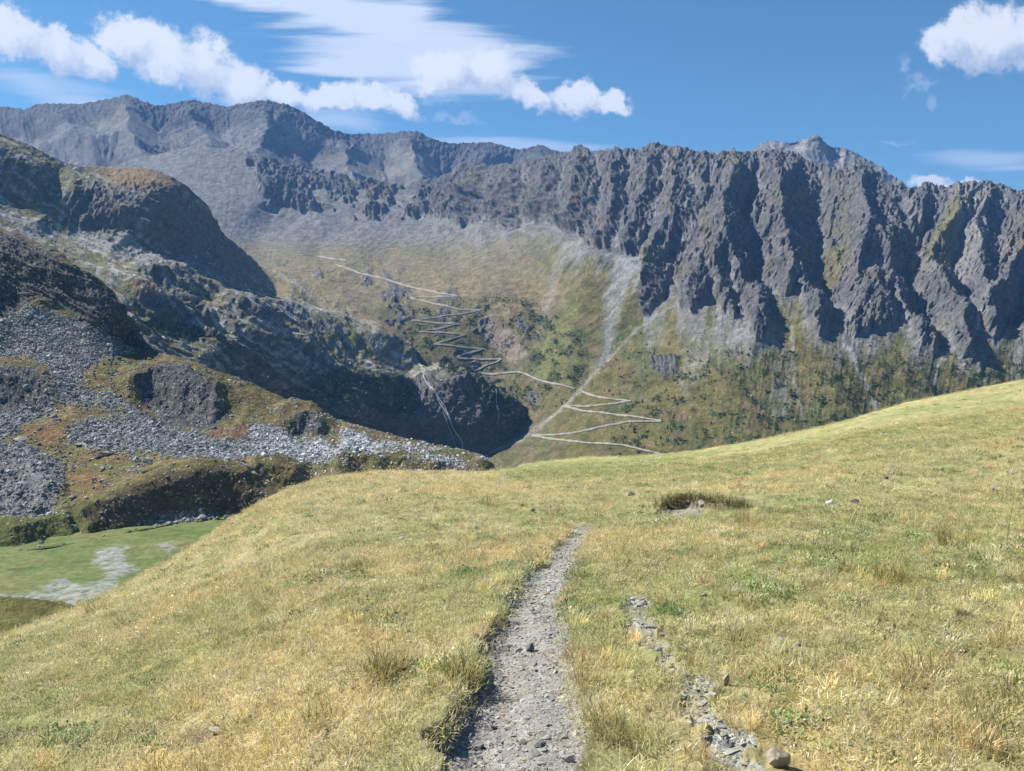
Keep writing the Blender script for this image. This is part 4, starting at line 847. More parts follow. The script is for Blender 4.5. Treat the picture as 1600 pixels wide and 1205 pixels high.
def tone_mat(name, rough=0.8, trans=0.0, vary=0.3, scale=20.0, vcol=True):
    m = bpy.data.materials.new(name); m.use_nodes = True; T = NT(m.node_tree); bs = m.node_tree.nodes['Principled BSDF']
    at = T.new('ShaderNodeAttribute', attribute_name='tone'); at.attribute_type = 'INSTANCER'; c = at.outputs['Color']
    if vcol:
        vc = T.new('ShaderNodeAttribute', attribute_name='tint'); c = T.mix(1.0, c, vc.outputs['Color'], 'MULTIPLY')
    if vary:
        tc = T.new('ShaderNodeTexCoord'); n = T.noise(tc.outputs['Object'], scale, 4, .65); k = T.ramp(n, .3, .7, 1-vary, 1+vary, False); cb = T.new('ShaderNodeCombineXYZ')
        for i in range(3): T.l.new(k, cb.inputs[i])
        c = T.mix(1.0, c, cb.outputs[0], 'MULTIPLY')
    T.l.new(c, bs.inputs['Base Color']); bs.inputs['Roughness'].default_value = rough; bs.inputs['Specular IOR Level'].default_value = 0.2
    if trans:
        tr = T.new('ShaderNodeBsdfTranslucent'); T.l.new(c, tr.inputs['Color']); mx = T.new('ShaderNodeMixShader'); mx.inputs[0].default_value = trans
        T.l.new(bs.outputs[0], mx.inputs[1]); T.l.new(tr.outputs[0], mx.inputs[2]); T.l.new(mx.outputs[0], m.node_tree.nodes['Material Output'].inputs['Surface'])
    return m
def vc_mesh(name, co, faces, cols, mat, smooth=False):
    me = tri_mesh(name, co, faces, mat, smooth); a = me.color_attributes.new('tint', 'FLOAT_COLOR', 'POINT')
    cc = np.ones((len(co), 4), F32); cc[:, :3] = np.array(cols); a.data.foreach_set('color', cc.ravel()); return me
M_blade = tone_mat('grass blades', 0.6, 0.40, 0.0)
def blade_mesh(name, n, rad, hmin, hmax, lean, wid, curl=1.0, seed=0, leafy=False, heads=0.0):
    r = np.random.default_rng(seed); co = []; fc = []; cl = []
    for i in range(n):
        t = r.random()*2*np.pi; d = rad*np.sqrt(r.random()); bx, by = d*np.cos(t), d*np.sin(t); L_ = r.uniform(hmin, hmax); ph = t+r.normal(0, 1.0)
        th0 = abs(r.normal(0, lean)); th1 = min(th0+curl*r.uniform(.2, 1.1), 1.75); w = wid*r.uniform(.7, 1.3); px, py, pz = bx, by, -0.008
        sx, sy = -np.sin(ph), np.cos(ph); tone = r.uniform(.62, 1.25); hue = np.array([1+r.normal(0, .06), 1.0, 1+r.normal(0, .15)])*tone
        k = len(co); seg = 3
        for q in range(seg+1):
            f = q/seg; ww = w*(1-f**2)*.5 if not leafy else w*np.sin(np.pi*min(.95, f*.85+.12))*.5
            if q: a_ = lerp(th0, th1, f-.5/seg); s_ = L_/seg; px += np.cos(ph)*np.sin(a_)*s_; py += np.sin(ph)*np.sin(a_)*s_; pz += np.cos(a_)*s_
            if q == seg and not leafy: co.append((px, py, pz)); cl.append(hue*1.1)
            else: co += [(px-sx*ww, py-sy*ww, pz), (px+sx*ww, py+sy*ww, pz)]; cl += [hue*lerp(.8, 1.1, f)]*2
        for q in range(seg-1): fc.append((k+2*q, k+2*q+1, k+2*q+3, k+2*q+2))
        if leafy: fc.append((k+2*seg-2, k+2*seg-1, k+2*seg+1, k+2*seg))
        else: fc.append((k+2*seg-2, k+2*seg-1, k+2*seg))
        if r.random() < heads:
            k = len(co); s_ = 0.007*r.uniform(.7, 1.3)
            for v_ in ((s_, 0, 0), (-s_, 0, 0), (0, s_, 0), (0, -s_, 0), (0, 0, s_), (0, 0, -s_)): co.append((px+v_[0], py+v_[1], pz+v_[2])); cl.append(np.array([1.75, 1.85, 2.6])*r.uniform(.8, 1.1))
            for f_ in ((0, 2, 4), (2, 1, 4), (1, 3, 4), (3, 0, 4), (2, 0, 5), (1, 2, 5), (3, 1, 5), (0, 3, 5)): fc.append(tuple(k+x for x in f_))
    return vc_mesh(name, co, fc, cl, M_blade)
tufts = [blade_mesh('turf', 70, .13, .016, .042, .8, .0042, 1.0, 1), blade_mesh('turf', 70, .13, .014, .038, 1.0, .0042, 1.0, 2), blade_mesh('turf_matted', 80, .14, .025, .065, 1.25, .004, .6, 3),
         blade_mesh('turf_matted', 80, .14, .025, .06, 1.4, .004, .6, 4), blade_mesh('herb', 46, .11, .018, .035, .9, .014, .5, 5, leafy=True), blade_mesh('herb', 46, .11, .015, .04, .7, .010, .5, 6, leafy=True),
         blade_mesh('tall_tuft', 70, .06, .09, .19, .45, .0042, 1.1, 7), blade_mesh('tall_tuft', 80, .08, .08, .16, .6, .0042, 1.1, 8), blade_mesh('seed_tuft', 34, .13, .03, .07, .5, .004, .6, 9, heads=.14),
         blade_mesh('stems', 5, .10, .22, .38, .35, .003, .9, 10)]
K_grass = hidden_collection('grass_kinds', tufts)
ST = [(829, 1019, 25, 17, 'grey', 'dark grey rounded stone lying in the middle of the gravel path', .4, .8, .15),
      (1133, 1072, 14, 26, 'tan', 'narrow upright brown stone standing in the grass right of the path', 0, 1.0, .25),
      (1219, 1196, 54, 40, 'tan', 'large angular tan stone at the bottom edge beside the narrow stony rill', .3, .7, .3),
      (749, 1169, 28, 14, 'grey', 'flat grey stone on the lower left of the gravel path', .2, .8, .2),
      (772, 1139, 16, 10, 'grey', 'small grey stone on the gravel path just above the flat stone', 0, .8, .2),
      (842, 1165, 22, 16, 'grey', 'chunky grey stone near the centre bottom of the gravel path', .8, .9, .3),
      (818, 1163, 18, 12, 'pale', 'pale chunky stone touching the left side of the grey one on the path', .8, .9, .3),
      (888, 1190, 26, 16, 'pale', 'pale flat stone at the right bottom corner of the gravel path', 0, .9, .4),
      (832, 955, 12, 8, 'pale', 'small pale stone on the upper gravel path above the rounded stone', 0, .9, .3),
      (867, 874, 9, 6, 'pale', 'tiny pale stone near the top of the gravel path', 0, .9, .3),
      (627, 843, 14, 6, 'pale', 'flat pale stone in the dry grass left of the top of the path', .1, .8, .3),
      (833, 800, 9, 9, 'pale', 'small pale upright stone in the grass above the end of the path', 0, .8, .2),
      (1096, 792, 20, 14, 'pale', 'pale rounded boulder at the front of the bare earth hollow', .5, .9, .35),
      (1298, 789, 22, 12, 'pale', 'rounded pale stone half sunk in the grass of the right slope', 0, .8, .35),
      (1336, 789, 14, 13, 'dark', 'dark brown stone beside the rounded pale one on the right slope', 0, .8, .2),
      (1579, 796, 38, 10, 'pale', 'long flat pale stone in the grass at the right edge', 0, .6, .4),
      (1349, 744, 9, 6, 'dark', 'small dark stone left of the faint bare track on the right slope', 0, .8, .2),
      (1384, 749, 8, 5, 'dark', 'small dark stone on the faint bare track on the right slope', 0, .8, .2),
      (1293, 728, 5, 4, 'pale', 'tiny white stone on the right slope above the dark stones', 0, .8, .2),
      (1385, 769, 6, 3, 'pale', 'tiny flat white stone below the faint bare track', 0, .8, .3),
      (793, 749, 18, 6, 'grey', 'low grey rock on the green brow above the path', 0, .8, .3),
      (806, 747, 10, 5, 'grey', 'smaller low grey rock right beside the one on the green brow', 0, .8, .3),
      (986, 774, 16, 9, 'grey', 'grey stone in a tuft left of the bare earth hollow', 0, .8, .4),
      (1246, 1010, 12, 9, 'pale', 'white and dark stone in the turf right of the narrow upright stone', 0, .9, .3),
      (1218, 999, 13, 6, 'pale', 'flat pale stone lying in turf just left of the white and dark one', 0, .9, .4),
      (1101, 931, 12, 8, 'tan', 'tan chip of stone in the turf above the stony rill', .5, .8, .35),
      (340, 1144, 34, 10, 'pale', 'long pale slab half buried in the turf at lower left', -.35, .5, .4),
      (70, 1139, 16, 10, 'pale', 'pale stone beside the small brown bare patch at lower left', 0, .8, .3),
      (1003, 946, 20, 9, 'pale', 'pale slab at the top of the stony rill', .2, .9, .3),
      (1034, 995, 10, 11, 'pale', 'small pale pointed stone in the middle of the stony rill', 0, .9, .3),
      (1030, 1018, 14, 9, 'grey', 'grey slab just below the pointed stone in the rill', .4, .9, .3),
      (1100, 1130, 22, 9, 'pale', 'long pale slab lying across the lower stony rill', -.2, .8, .3),
      (1135, 1165, 26, 10, 'grey', 'flat grey slab in the lowest part of the stony rill', -.5, .8, .3),
      (1558, 762, 30, 5, 'grey', 'low grey outcrop stone at the far right above the long flat stone', 0, .6, .4)]
STP = [(ptA(t_[0], t_[1]), t_[2]) for t_ in ST]
def grass():
    r = np.random.default_rng(21); P = []; S = []; I = []; RO = []; TN = []
    def zone(n, y0, y1, amax, sc0, sc1):
        y = np.sqrt(r.uniform(y0**2, y1**2, n)); a = r.uniform(-amax, amax, n); yc = np.exp(np.interp(a, crU, np.log(crY)))
        k = y < yc*1.35; y, a = y[k], a[k]; x = a*y; return x, y, lerp(sc0, sc1, (y-y0)/(y1-y0))*r.uniform(.75, 1.3, len(x))
    Z_ = [zone(44000, 1.7, 12, 1.3, .85, 1.15), zone(42000, 12, 42, .76, 1.25, 2.3), zone(30000, 42, 168, .76, 2.6, 4.6)]
    x = np.concatenate([z[0] for z in Z_]); y = np.concatenate([z[1] for z in Z_]); s_ = np.concatenate([z[2] for z in Z_])
    fp = lookup(np.clip(np.maximum(inp, rill*.8), 0, 1), x, y); fs = np.maximum(lookup(scar, x, y)*.97, 1.5*np.maximum(lookup(hol_in*sst(2.2-(hol_side-YY), 0, .9)*sst(hlA[3][0]-AA, 0, .02), x, y), lookup(holsc, x, y)*.22)); k = (r.random(len(x)) > np.maximum(fp*1.3, fs)); x, y, s_ = x[k], y[k], s_[k]
    ok = np.ones(len(x), bool)
    for (px_, py_, pz_), w_ in STP: ok &= (((x-px_)/(w_*py_/FPX*.5+.09))**2+((y-py_+.08)/(w_*py_/FPX*.6+.22))**2) > 1
    x, y, s_ = x[ok], y[ok], s_[ok]
    rim = lookup(rimm, x, y)
    m1 = fbm(x*.35, y*.35, 4, 551); m2 = fbm(x*1.6, y*1.4, 4, 552, .6); mb = fbm(x/14, y/9, 4, 554); tm_ = turf_mix(x, y, m1, m2, mb); hb = fbm(x*1.1, y*1.1, 4, 601, .65); u, v = to_pix(x, y, zA(x, y))
    n = len(x); rr = r.random(n); idx = np.where(rr < .5, 0, 1)
    idx = np.where(tm_+r.normal(0, .15, n) > .55, 2+(rr < .5), idx)
    idx = np.where((hb > .22) & (r.random(n) < .55), 4+(rr < .5), idx); idx = np.where((r.random(n) < .018+.12*(rim > .25)+.03*(m2 > .3)), 6+(rr < .5), idx)
    idx = np.where(r.random(n) < .16*sst(380-u, 0, 160)*sst(v, 820, 870)*sst(1120-v, 0, 120)*sst(m2+m1, -.2, .3), 8, idx); idx = np.where((r.random(n) < .006) & (y < 30), 9, idx)
    base = GRN+(DRY-GRN)*tm_[:, None]; gold = sst(m1+mb+.5*m2+r.normal(0, .15, n), .28, .7)[:, None]*.6; base = base+(GOLD-base)*gold
    grm = poly(u+15*m1, v+3*m2, [(770, 738), (830, 722), (1000, 716), (1130, 704), (1040, 730), (960, 746), (800, 752)], 6)*(y > 25)*.7; base = base+(np.array((.28, .34, .11))-base)*grm[:, None]
    herb = np.isin(idx, (4, 5)); base = np.where(herb[:, None], np.array((.19, .25, .10))*r.uniform(.7, 1.3, n)[:, None], base)
    tall = np.isin(idx, (6, 7)); base = np.where(tall[:, None], np.array((.60, .50, .22))*r.uniform(.75, 1.15, n)[:, None]*np.stack([np.ones(n), r.uniform(.8, 1.05, n), np.ones(n)], 1), base)
    base = np.where((idx >= 8)[:, None], np.array((.62, .55, .32)), base)
    base = np.where((r.random(n) < .16)[:, None], np.array((.62, .56, .36)), base); base = base*(1.38*r.uniform(.6, 1.4, n))[:, None]; s_ = np.where(tall, s_*lerp(.7, 1, sst(10-y, 0, 6)), s_)
    z = zA(x, y)
    pos = np.stack([x, y, z], 1); rot = np.stack([r.normal(0, .18, n), r.normal(0, .18, n), r.uniform(0, 6.28, n)], 1); scl = np.stack([s_, s_, s_*r.uniform(.6, 1.05, n)*lerp(1.0, .5, sst(y, 14, 80))], 1)
    # tussocks that stand out
    ex = [(600, 1060, 1.7, 6), (612, 1050, 1.6, 7), (590, 1052, 1.5, 6), (722, 1062, 1.5, 6), (712, 1050, 1.3, 7), (735, 1068, 1.2, 6), (690, 1080, 1.2, 7), (955, 1150, 1.2, 7), (985, 1165, 1.2, 6), (1010, 1172, 1.2, 7), (940, 1135, 1., 6),
          (1163, 820, 1.8, 6), (1168, 826, 1.6, 7), (1400, 908, 1.6, 7), (1415, 912, 1.5, 6), (1385, 905, 1.5, 7), (1480, 850, 1.8, 6), (1500, 848, 1.6, 7), (1180, 1040, 1.1, 9), (1420, 1060, 1.3, 9), (1540, 1120, 1.3, 7), (1560, 1150, 1.4, 9), (1580, 1160, 1.3, 9), (1545, 1180, 1.3, 6),
          (1590, 1105, 1.2, 6), (1330, 930, 1.3, 9), (570, 885, 1.6, 7), (685, 1010, 1.2, 6), (150, 955, 2.2, 7), (1440, 1050, 1.3, 6), (1300, 960, 1.2, 4), (1540, 845, 1.8, 9), (1572, 850, 2.2, 9), (760, 790, 2.2, 6), (860, 805, 1.6, 6), (880, 803, 1.6, 7), (500, 1130, 1.2, 7), (350, 1010, 1.3, 7), (420, 960, 1.5, 6)]+[(uu, interp(uu, [(1022, 796), (1040, 783), (1075, 779), (1115, 782), (1150, 790), (1176, 796)])+2.0, 1.3+.3*((uu*7) % 3)/3, 6+uu % 2) for uu in range(1026, 1178, 7)]
    ep = []; 
    for (u_, v_, q, i_) in ex:
        p = ptA(u_, v_); ep.append((p, q, i_))
    pos = np.concatenate([pos, np.array([e_[0] for e_ in ep])]); rot = np.concatenate([rot, np.stack([np.zeros(len(ep)), np.zeros(len(ep)), r.uniform(0, 6.28, len(ep))], 1)])
    scl = np.concatenate([scl, np.array([[e_[1]]*3 for e_ in ep])]); idx = np.concatenate([idx, [e_[2] for e_ in ep]]); base = np.concatenate([base, [(.16, .15, .06) if (1025 < e[0] < 1178 and 776 < e[1] < 800) else (.50, .40, .16) if 1350 < e[0] < 1520 or e[0] in (1163, 1168) else (.46, .40, .17) for e in ex]])
    scatter('meadow_grass', pos, rot, scl, idx, base, K_grass, 'short dry yellow and green alpine turf with tussocks covering the near hillside')
grass()

# stones: chipped, flattened lumps
def rock_shape(seed, sub=2, flat=.6, rough=.22, ang=6):
    import bmesh
    r = np.random.default_rng(seed); bm = bmesh.new(); bmesh.ops.create_icosphere(bm, subdivisions=sub, radius=1.0)
    P = np.array([v.co[:] for v in bm.verts]); pl = r.normal(0, 1, (ang+6, 3)); pl /= np.linalg.norm(pl, axis=1)[:, None]; off = r.uniform(.42, .85, len(pl))
    for n_, o_ in zip(pl, off):
        d = P@n_-o_; P = P-np.maximum(d, 0)[:, None]*n_*.96
    nz = np.array([fbm(P[:, 0]*1.7+seed, P[:, 1]*1.7+P[:, 2]*1.3, 3, seed)]).T; P = P*(1+rough*nz); P[:, 2] *= flat; P[:, 0] *= r.uniform(.9, 1.3)
    P /= np.abs(P).max()
    f = [tuple(v.index for v in q.verts) for q in bm.faces]; bm.free(); return P, f
M_peb = tone_mat('loose stones', 0.85, 0.0, .35, 3.0, vcol=False)
def rock_kinds(name, n, sub, flat, rough=.22): return hidden_collection(name, [tri_mesh('%s_%d' % (name, i), *rock_shape(900+i*7+len(name), sub, flat*(0.8+.1*i), rough), M_peb) for i in range(n)])
K_peb = rock_kinds('pebble_kinds', 6, 2, .5); K_bld = rock_kinds('boulder_kinds', 6, 2, .7)
def gravel():
    r = np.random.default_rng(31); n = 100000; y = np.exp(r.uniform(np.log(1.8), np.log(13), n)); a = r.uniform(-.22, .75, n); x = a*y
    w = np.maximum(lookup(inp, x, y), lookup(rill, x, y)*.95); w = np.maximum(w, .02*(y < 8)*(lookup(scar, x, y) > .5)); w = np.maximum(w, lookup(hol_in, x, y)*.4)
    k = r.random(n) < w; x, y = x[k], y[k]; n = len(x); ri = lookup(rill, x, y) > .3
    s_ = np.exp(r.normal(np.log(.0075), .50, n))*np.where(ri, 1.45, 1.0)*lerp(.85, 1.5, sst(y, 3, 11)); s_ = np.minimum(s_, .05)
    t = np.array((.31, .30, .27))*r.uniform(.55, 1.35, n)[:, None]; t = np.where((r.random(n) < .15)[:, None], t*np.array((1.1, .95, .75)), t); t = np.where(ri[:, None], t*np.array((.98, 1.04, 1.0))*1.1, t)
    pos = np.stack([x, y, zA(x, y)+s_*.1], 1); rot = np.stack([r.normal(0, .3, n), r.normal(0, .3, n), r.uniform(0, 6.28, n)], 1)
    scatter('gravel', pos, rot, np.stack([s_*r.uniform(.8, 1.5, n), s_, s_*r.uniform(.6, 1.2, n)*np.where(ri, .55, 1)], 1), r.integers(0, 6, n), t, K_peb, 'grey gravel and stone chips on the footpath')
gravel()
def normal_scatter(L, w, n, r, rowmax=None):
    """n grid vertices drawn with weight w times true surface area seen from above-front"""
    dx = np.abs(np.gradient(L.X, axis=1)); A = dx*np.hypot(np.gradient(L.Y, axis=0), np.gradient(L.Z, axis=0)); W = np.clip(w*A, 0, None); W[L.n:] = 0
    p = (W/W.sum()).ravel(); i = r.choice(len(p), n, p=p); rr, cc = np.unravel_index(i, W.shape); du = r.uniform(-.5, .5, n)
    c2 = np.clip(cc+1, 0, W.shape[1]-1); f = r.random(n)[:, None]; P = np.stack([L.X, L.Y, L.Z], -1); return P[rr, cc]*(1-f)+P[rr, c2]*f, rr, cc
def boulders():
    r = np.random.default_rng(41); L = CL
    scr = polys(L.U+8*fbm(L.U/30, L.V/24, 4, 305)+14*fbm(L.U/9, L.V/6, 4, 307, .65), L.V+6*fbm(L.U/30, L.V/24, 4, 306)+8*fbm(L.U/9, L.V/6, 4, 308, .65), T_SCREE, 8)
    vg = fbm(L.U/16, L.V/7, 5, 611, .62); w = scr**1.6*(.05+sst(vg, -.28, .05))*(1-.6*poly(L.U, L.V, [(-60, 715), (75, 715), (110, 800), (-60, 820)], 15))
    P, a, b = normal_scatter(L, w, 26000, r); P2, a2, b2 = normal_scatter(L, (1-scr)*(.35*sst(fbm(L.U/25, L.V/12, 5, 612, .65), -.05, .35)+1.3*polys(L.U, L.V, T_SCREE, 26)*sst(fbm(L.U/10, L.V/6, 4, 614, .6), -.2, .3))*(L.V > 560), 6000, r)
    s_ = np.concatenate([np.exp(r.normal(np.log(.36), .48, len(P))), np.exp(r.normal(np.log(.38), .45, len(P2)))]); P = np.concatenate([P, P2]); n = len(P); s_ = np.minimum(s_, 1.7)
    u_, v_ = to_pix(P[:, 0], P[:, 1], P[:, 2]); t = np.array((.33, .33, .325))*np.exp(r.normal(0, .38, n)+.5*fbm(u_/14, v_/7, 3, 618))[:, None]*lerp(.75, 1.35, sst(u_, 250, 480))[:, None]
    scatter('boulder_field', P+np.array([0, 0, .1]), np.stack([r.normal(0, .5, n), r.normal(0, .5, n), r.uniform(0, 6.28, n)], 1), s_, r.integers(0, 6, n), np.clip(t, .08, .7), K_bld, 'grey boulder field lying across the hillside above the green meadow')
    L = D; w = sst(fbm(L.U/18, L.V/14, 5, 613, .65), .0, .35)*(1-sst(L.V, 640, 720))+.02
    P, a, b = normal_scatter(L, w, 4500, r); n = len(P); t = np.array((.40, .39, .37))*np.exp(r.normal(0, .25, n))[:, None]
    scatter('hillside_stones', P, np.stack([r.normal(0, .5, n), r.normal(0, .5, n), r.uniform(0, 6.28, n)], 1), np.minimum(np.exp(r.normal(np.log(.9), .4, n)), 2.6), r.integers(0, 6, n), np.clip(t, .1, .75), K_bld, 'pale stones strewn over the shaded hillside left of the gorge')
boulders()

# low bushes on the far slopes
M_leaf = tone_mat('bush leaves', 0.8, 0.2, 0.0)
def bush_mesh(seed):
    r = np.random.default_rng(seed); co = []; fc = []; cl = []
    for i in range(90):
        t = r.uniform(0, 6.28); z = r.random()**.8; d = np.sqrt(max(0, 1-z*z*.8))*r.uniform(.35, 1.05); p = np.array([np.cos(t)*d, np.sin(t)*d, z*.75]); k = len(co); a = r.normal(0, 1, 3); a /= np.linalg.norm(a); b = np.cross(a, r.normal(0, 1, 3)); b /= np.linalg.norm(b)
        s_ = r.uniform(.14, .3); co += [p+a*s_, p+b*s_, p-a*s_, p-b*s_]; fc.append((k, k+1, k+2, k+3)); cl += [np.ones(3)*r.uniform(.6, 1.4)]*4
    return vc_mesh('bush', co, fc, cl, M_leaf)
K_bush = hidden_collection('bush_kinds', [bush_mesh(i) for i in range(4)])
def bushes():
    r = np.random.default_rng(51); L = EF; U, V = L.U, L.V
    w = sst(fbm(U/26, V/20, 5, 81, .62), 0.08, 0.24)*sst(V, 520, 590)*sst(U, 930, 1010)+1.2*sst(fbm(U/24, V/24, 5, 82, .6), -0.02, 0.2)*poly(U, V, [(620, 480), (840, 470), (905, 520), (915, 590), (840, 640), (700, 640)], 14)
    rd = np.full(U.shape, 30., F32); sr = (V > 390) & (V < 725) & (U > 440) & (U < 1060); rd[sr] = lines_d(U[sr], V[sr], ROADS); w = w*(rd > 3.5)
    P, a, b = normal_scatter(L, w, 6000, r); n1_ = len(P)
    L = D; U, V = L.U, L.V; wd = polys(U, V, [[(215, 500), (255, 497), (300, 520), (330, 540), (280, 535), (225, 515)], [(505, 590), (560, 575), (640, 600), (652, 640), (600, 660), (560, 640), (500, 650), (440, 620)], [(500, 640), (620, 680), (640, 700), (560, 700)], [(730, 590), (800, 630), (820, 660), (770, 660), (745, 620)], [(686, 560), (745, 572), (832, 636), (815, 652), (740, 598), (690, 582)]], 8)*sst(fbm(U/14, V/12, 4, 83, .6), -.2, .15)
    P2, a2, b2 = normal_scatter(L, wd, 4200, r); P = np.concatenate([P, P2]); n = len(P)
    s_ = np.exp(r.normal(np.log(1.05), .35, n)); t = np.array((.075, .11, .042))*r.uniform(.6, 1.5, n)[:, None]
    scatter('bushes', P, np.stack([r.normal(0, .1, n), r.normal(0, .1, n), r.uniform(0, 6.28, n)], 1), s_, r.integers(0, 4, n), t, K_bush, 'low dark green bushes covering parts of the far slopes')
bushes()

# ------------------------------------------------------------------ trees, each one a thing
def simple_mat(name, c, rough=.85, c2=None, scale=4.0):
    m = bpy.data.materials.new(name); m.use_nodes = True; T = NT(m.node_tree); bs = m.node_tree.nodes['Principled BSDF']; tc = T.new('ShaderNodeTexCoord')
    n = T.noise(tc.outputs['Object'], scale, 4, .65); c2 = c2 or tuple(x*.55 for x in c); T.l.new(T.mix(T.ramp(n, .35, .65), tuple(c)+(1,), tuple(c2)+(1,)), bs.inputs['Base Color']); bs.inputs['Roughness'].default_value = rough; bs.inputs['Specular IOR Level'].default_value = .15
    return m
M_needle = simple_mat('larch needles', (.055, .075, .028)); M_bark = simple_mat('bark', (.12, .085, .06))
def conifer(seed, w=.24):
    """height 1: needle sprays on whorled boughs"""
    r = np.random.default_rng(seed); co = []; fc = []
    for q in range(9):
        z = .12+.84*q/9; rad = w*(1-z)**.8*r.uniform(.75, 1.2)+.02
        for k in range(8 if q < 6 else 5):
            t = r.uniform(0, 6.28); rr = rad*r.uniform(.6, 1.25); c_, s_ = np.cos(t), np.sin(t); dz = -.3*rr+r.normal(0, .01); wd = rr*.5; i = len(co)
            co += [(0, 0, z+.05), (c_*rr*.6-s_*wd, s_*rr*.6+c_*wd, z+dz*.5), (c_*rr, s_*rr, z+dz), (c_*rr*.6+s_*wd, s_*rr*.6-c_*wd, z+dz*.5), (c_*rr*.5, s_*rr*.5, z+dz-.05)]
            fc += [(i, i+1, i+2), (i, i+2, i+3), (i+1, i+4, i+2), (i+2, i+4, i+3)]
    crown = tri_mesh('crown', co, fc, M_needle)
    tv = []; tf = []
    for j, (z, rad) in enumerate(((-.06, .022), (.35, .015), (.98, .004))):
        for k in range(6): tv.append((math.cos(k*math.pi/3)*rad, math.sin(k*math.pi/3)*rad, z))
    for j in range(2):
        for k in range(6): tf.append((j*6+k, j*6+(k+1) % 6, j*6+6+(k+1) % 6, j*6+6+k))
    return crown, tri_mesh('trunk', tv, tf, M_bark, True)
KTREE = [conifer(70+i, .17+.035*i) for i in range(4)]
def place_tree(P, h, rz, kind, label, group, i):
    o = bpy.data.objects.new('conifer_tree', None); C.objects.link(o); o.location = P; o.rotation_euler = (0, 0, rz); o.scale = (h, h, h); o.empty_display_size = .2
    cr, tr = KTREE[kind]
    for me, nm in ((cr, 'crown'), (tr, 'trunk')):
        c = bpy.data.objects.new(nm, me); C.objects.link(c); c.parent = o
    return tag(o, label, 'tree', group)
def trees():
    r = np.random.default_rng(61); L = EF; n = 0; U, V = L.U, L.V
    gate = interp(U, [(900, 700), (1040, 700), (1100, 690), (1200, 672), (1300, 650), (1400, 620), (1500, 598), (1600, 582), (1700, 560)])
    w = sst(V, 525, 585)*(V < gate)*(U > 960)*(U < 1597)*(1-sst(L.h/L.mpp, 4, 12)*.4)*(.25+sst(fbm(U/45, V/30, 4, 84), -.1, .3))*(V > interp(U, CRAG)+16); w = np.clip(w, 0, None)
    P, a, b = normal_scatter(L, w, 262, r)
    for p in P: place_tree(p, r.uniform(3.2, 6.8), r.uniform(0, 6), int(r.integers(0, 4)), 'small dark conifer scattered on the far grassy slope below the rocky ridge', 'small conifers scattered on the far slope', n); n += 1
    for (u, v, h) in [(541, 489, 10), (541, 502, 10)]:
        q, nn = surf(D, u, v); place_tree(q, h, 0, 0, 'dark conifer on the %s of the bright rocks left of the switchbacks' % ('upper edge' if v < 495 else 'lower edge'), 'pair of conifers left of the switchbacks', n)
    for (u, v) in [(646, 487), (656, 486), (845, 555), (843, 570), (870, 545), (838, 600), (849, 603), (842, 612), (700, 600), (770, 628), (785, 636), (620, 490), (872, 625), (1000, 520)]:
        q, nn = surf(EF, u, v); place_tree(q, r.uniform(5.5, 8.5), 0, int(r.integers(0, 4)), 'dark conifer standing near the zigzag road around the gorge', 'conifers around the gorge', n)
trees()

# ------------------------------------------------------------------ zigzag road and the waterfall, draped strips on the slope
M_road = simple_mat('road dust', (.38, .355, .31), .95, (.28, .26, .22), .3)
M_water = simple_mat('white water', (.55, .57, .60), .4, (.38, .41, .45), .5)
def strip(name, L, pts, w, lift, mat, label, kind='structure', ww=None):
    p = np.array(pts, float); d = np.r_[0, np.cumsum(np.hypot(*np.diff(p, axis=0).T))]; n = max(3, int(d[-1]/2.2)); t = np.linspace(0, d[-1], n); u = np.interp(t, d, p[:, 0]); v = np.interp(t, d, p[:, 1])
    A = []; Bm = []
    for i in range(n):
        i0, i1 = max(0, i-1), min(n-1, i+1); tx, ty = u[i1]-u[i0], v[i1]-v[i0]; q = math.hypot(tx, ty)+1e-9; nx, ny = -ty/q, tx/q
        wi = w*(.95+.75*float(pn(u[i]/9.0, v[i]/5.0, 77))); P, N_ = surf(L, u[i], v[i]); mpp = P[1]/FPX; P = P+N_*lift+np.array([0, -1, .6])*lift
        sg = 1.0 if abs(ny) < .25 else math.copysign(1, ny); nx, ny = nx*sg, ny*sg
        A.append(P); Bm.append(np.array([nx*mpp*wi, abs(ny)*0.0, -ny*mpp*wi]))
    A = np.array(A); Bm = np.array(Bm)
    for _ in range(3): A[1:-1] = (A[:-2]+2*A[1:-1]+A[2:])/4
    # the bed lies on the slope: its lower edge steps outwards from the hill
    out = np.array([0, -1.0, 0]); lo = A+Bm+out*np.linalg.norm(Bm, axis=1)[:, None]*.9; hi = A-Bm-out*np.linalg.norm(Bm, axis=1)[:, None]*.9
    dn = np.array([0, .8, -1.0])*1.6
    top = np.stack([hi, lo, lo+dn], 1)
    X = top[..., 0]; Y = top[..., 1]; Z = top[..., 2]
    o = grid_mesh(name, X, Y, Z, None, mat, False); o['kind'] = kind
    if label: o['label'] = label
    return o
for k, l in enumerate(ROADS): strip('dirt_road', EF, l, 1.05 if k < 14 else 1.2, 1.0, M_road, None)
for l, w in [([(662, 598), (672, 610), (684, 625), (690, 640), (700, 655), (708, 672), (718, 682), (723, 690), (724, 701)], .42), ([(684, 622), (694, 640), (704, 662), (712, 676)], .28), ([(690, 640), (698, 665), (712, 690), (714, 698)], .25)]:
    strip('waterfall', D, l, w, 2.0, M_water, None)
strip('waterfall', D, [(768, 620), (772, 640), (776, 662)], .25, 2.0, M_water, None)

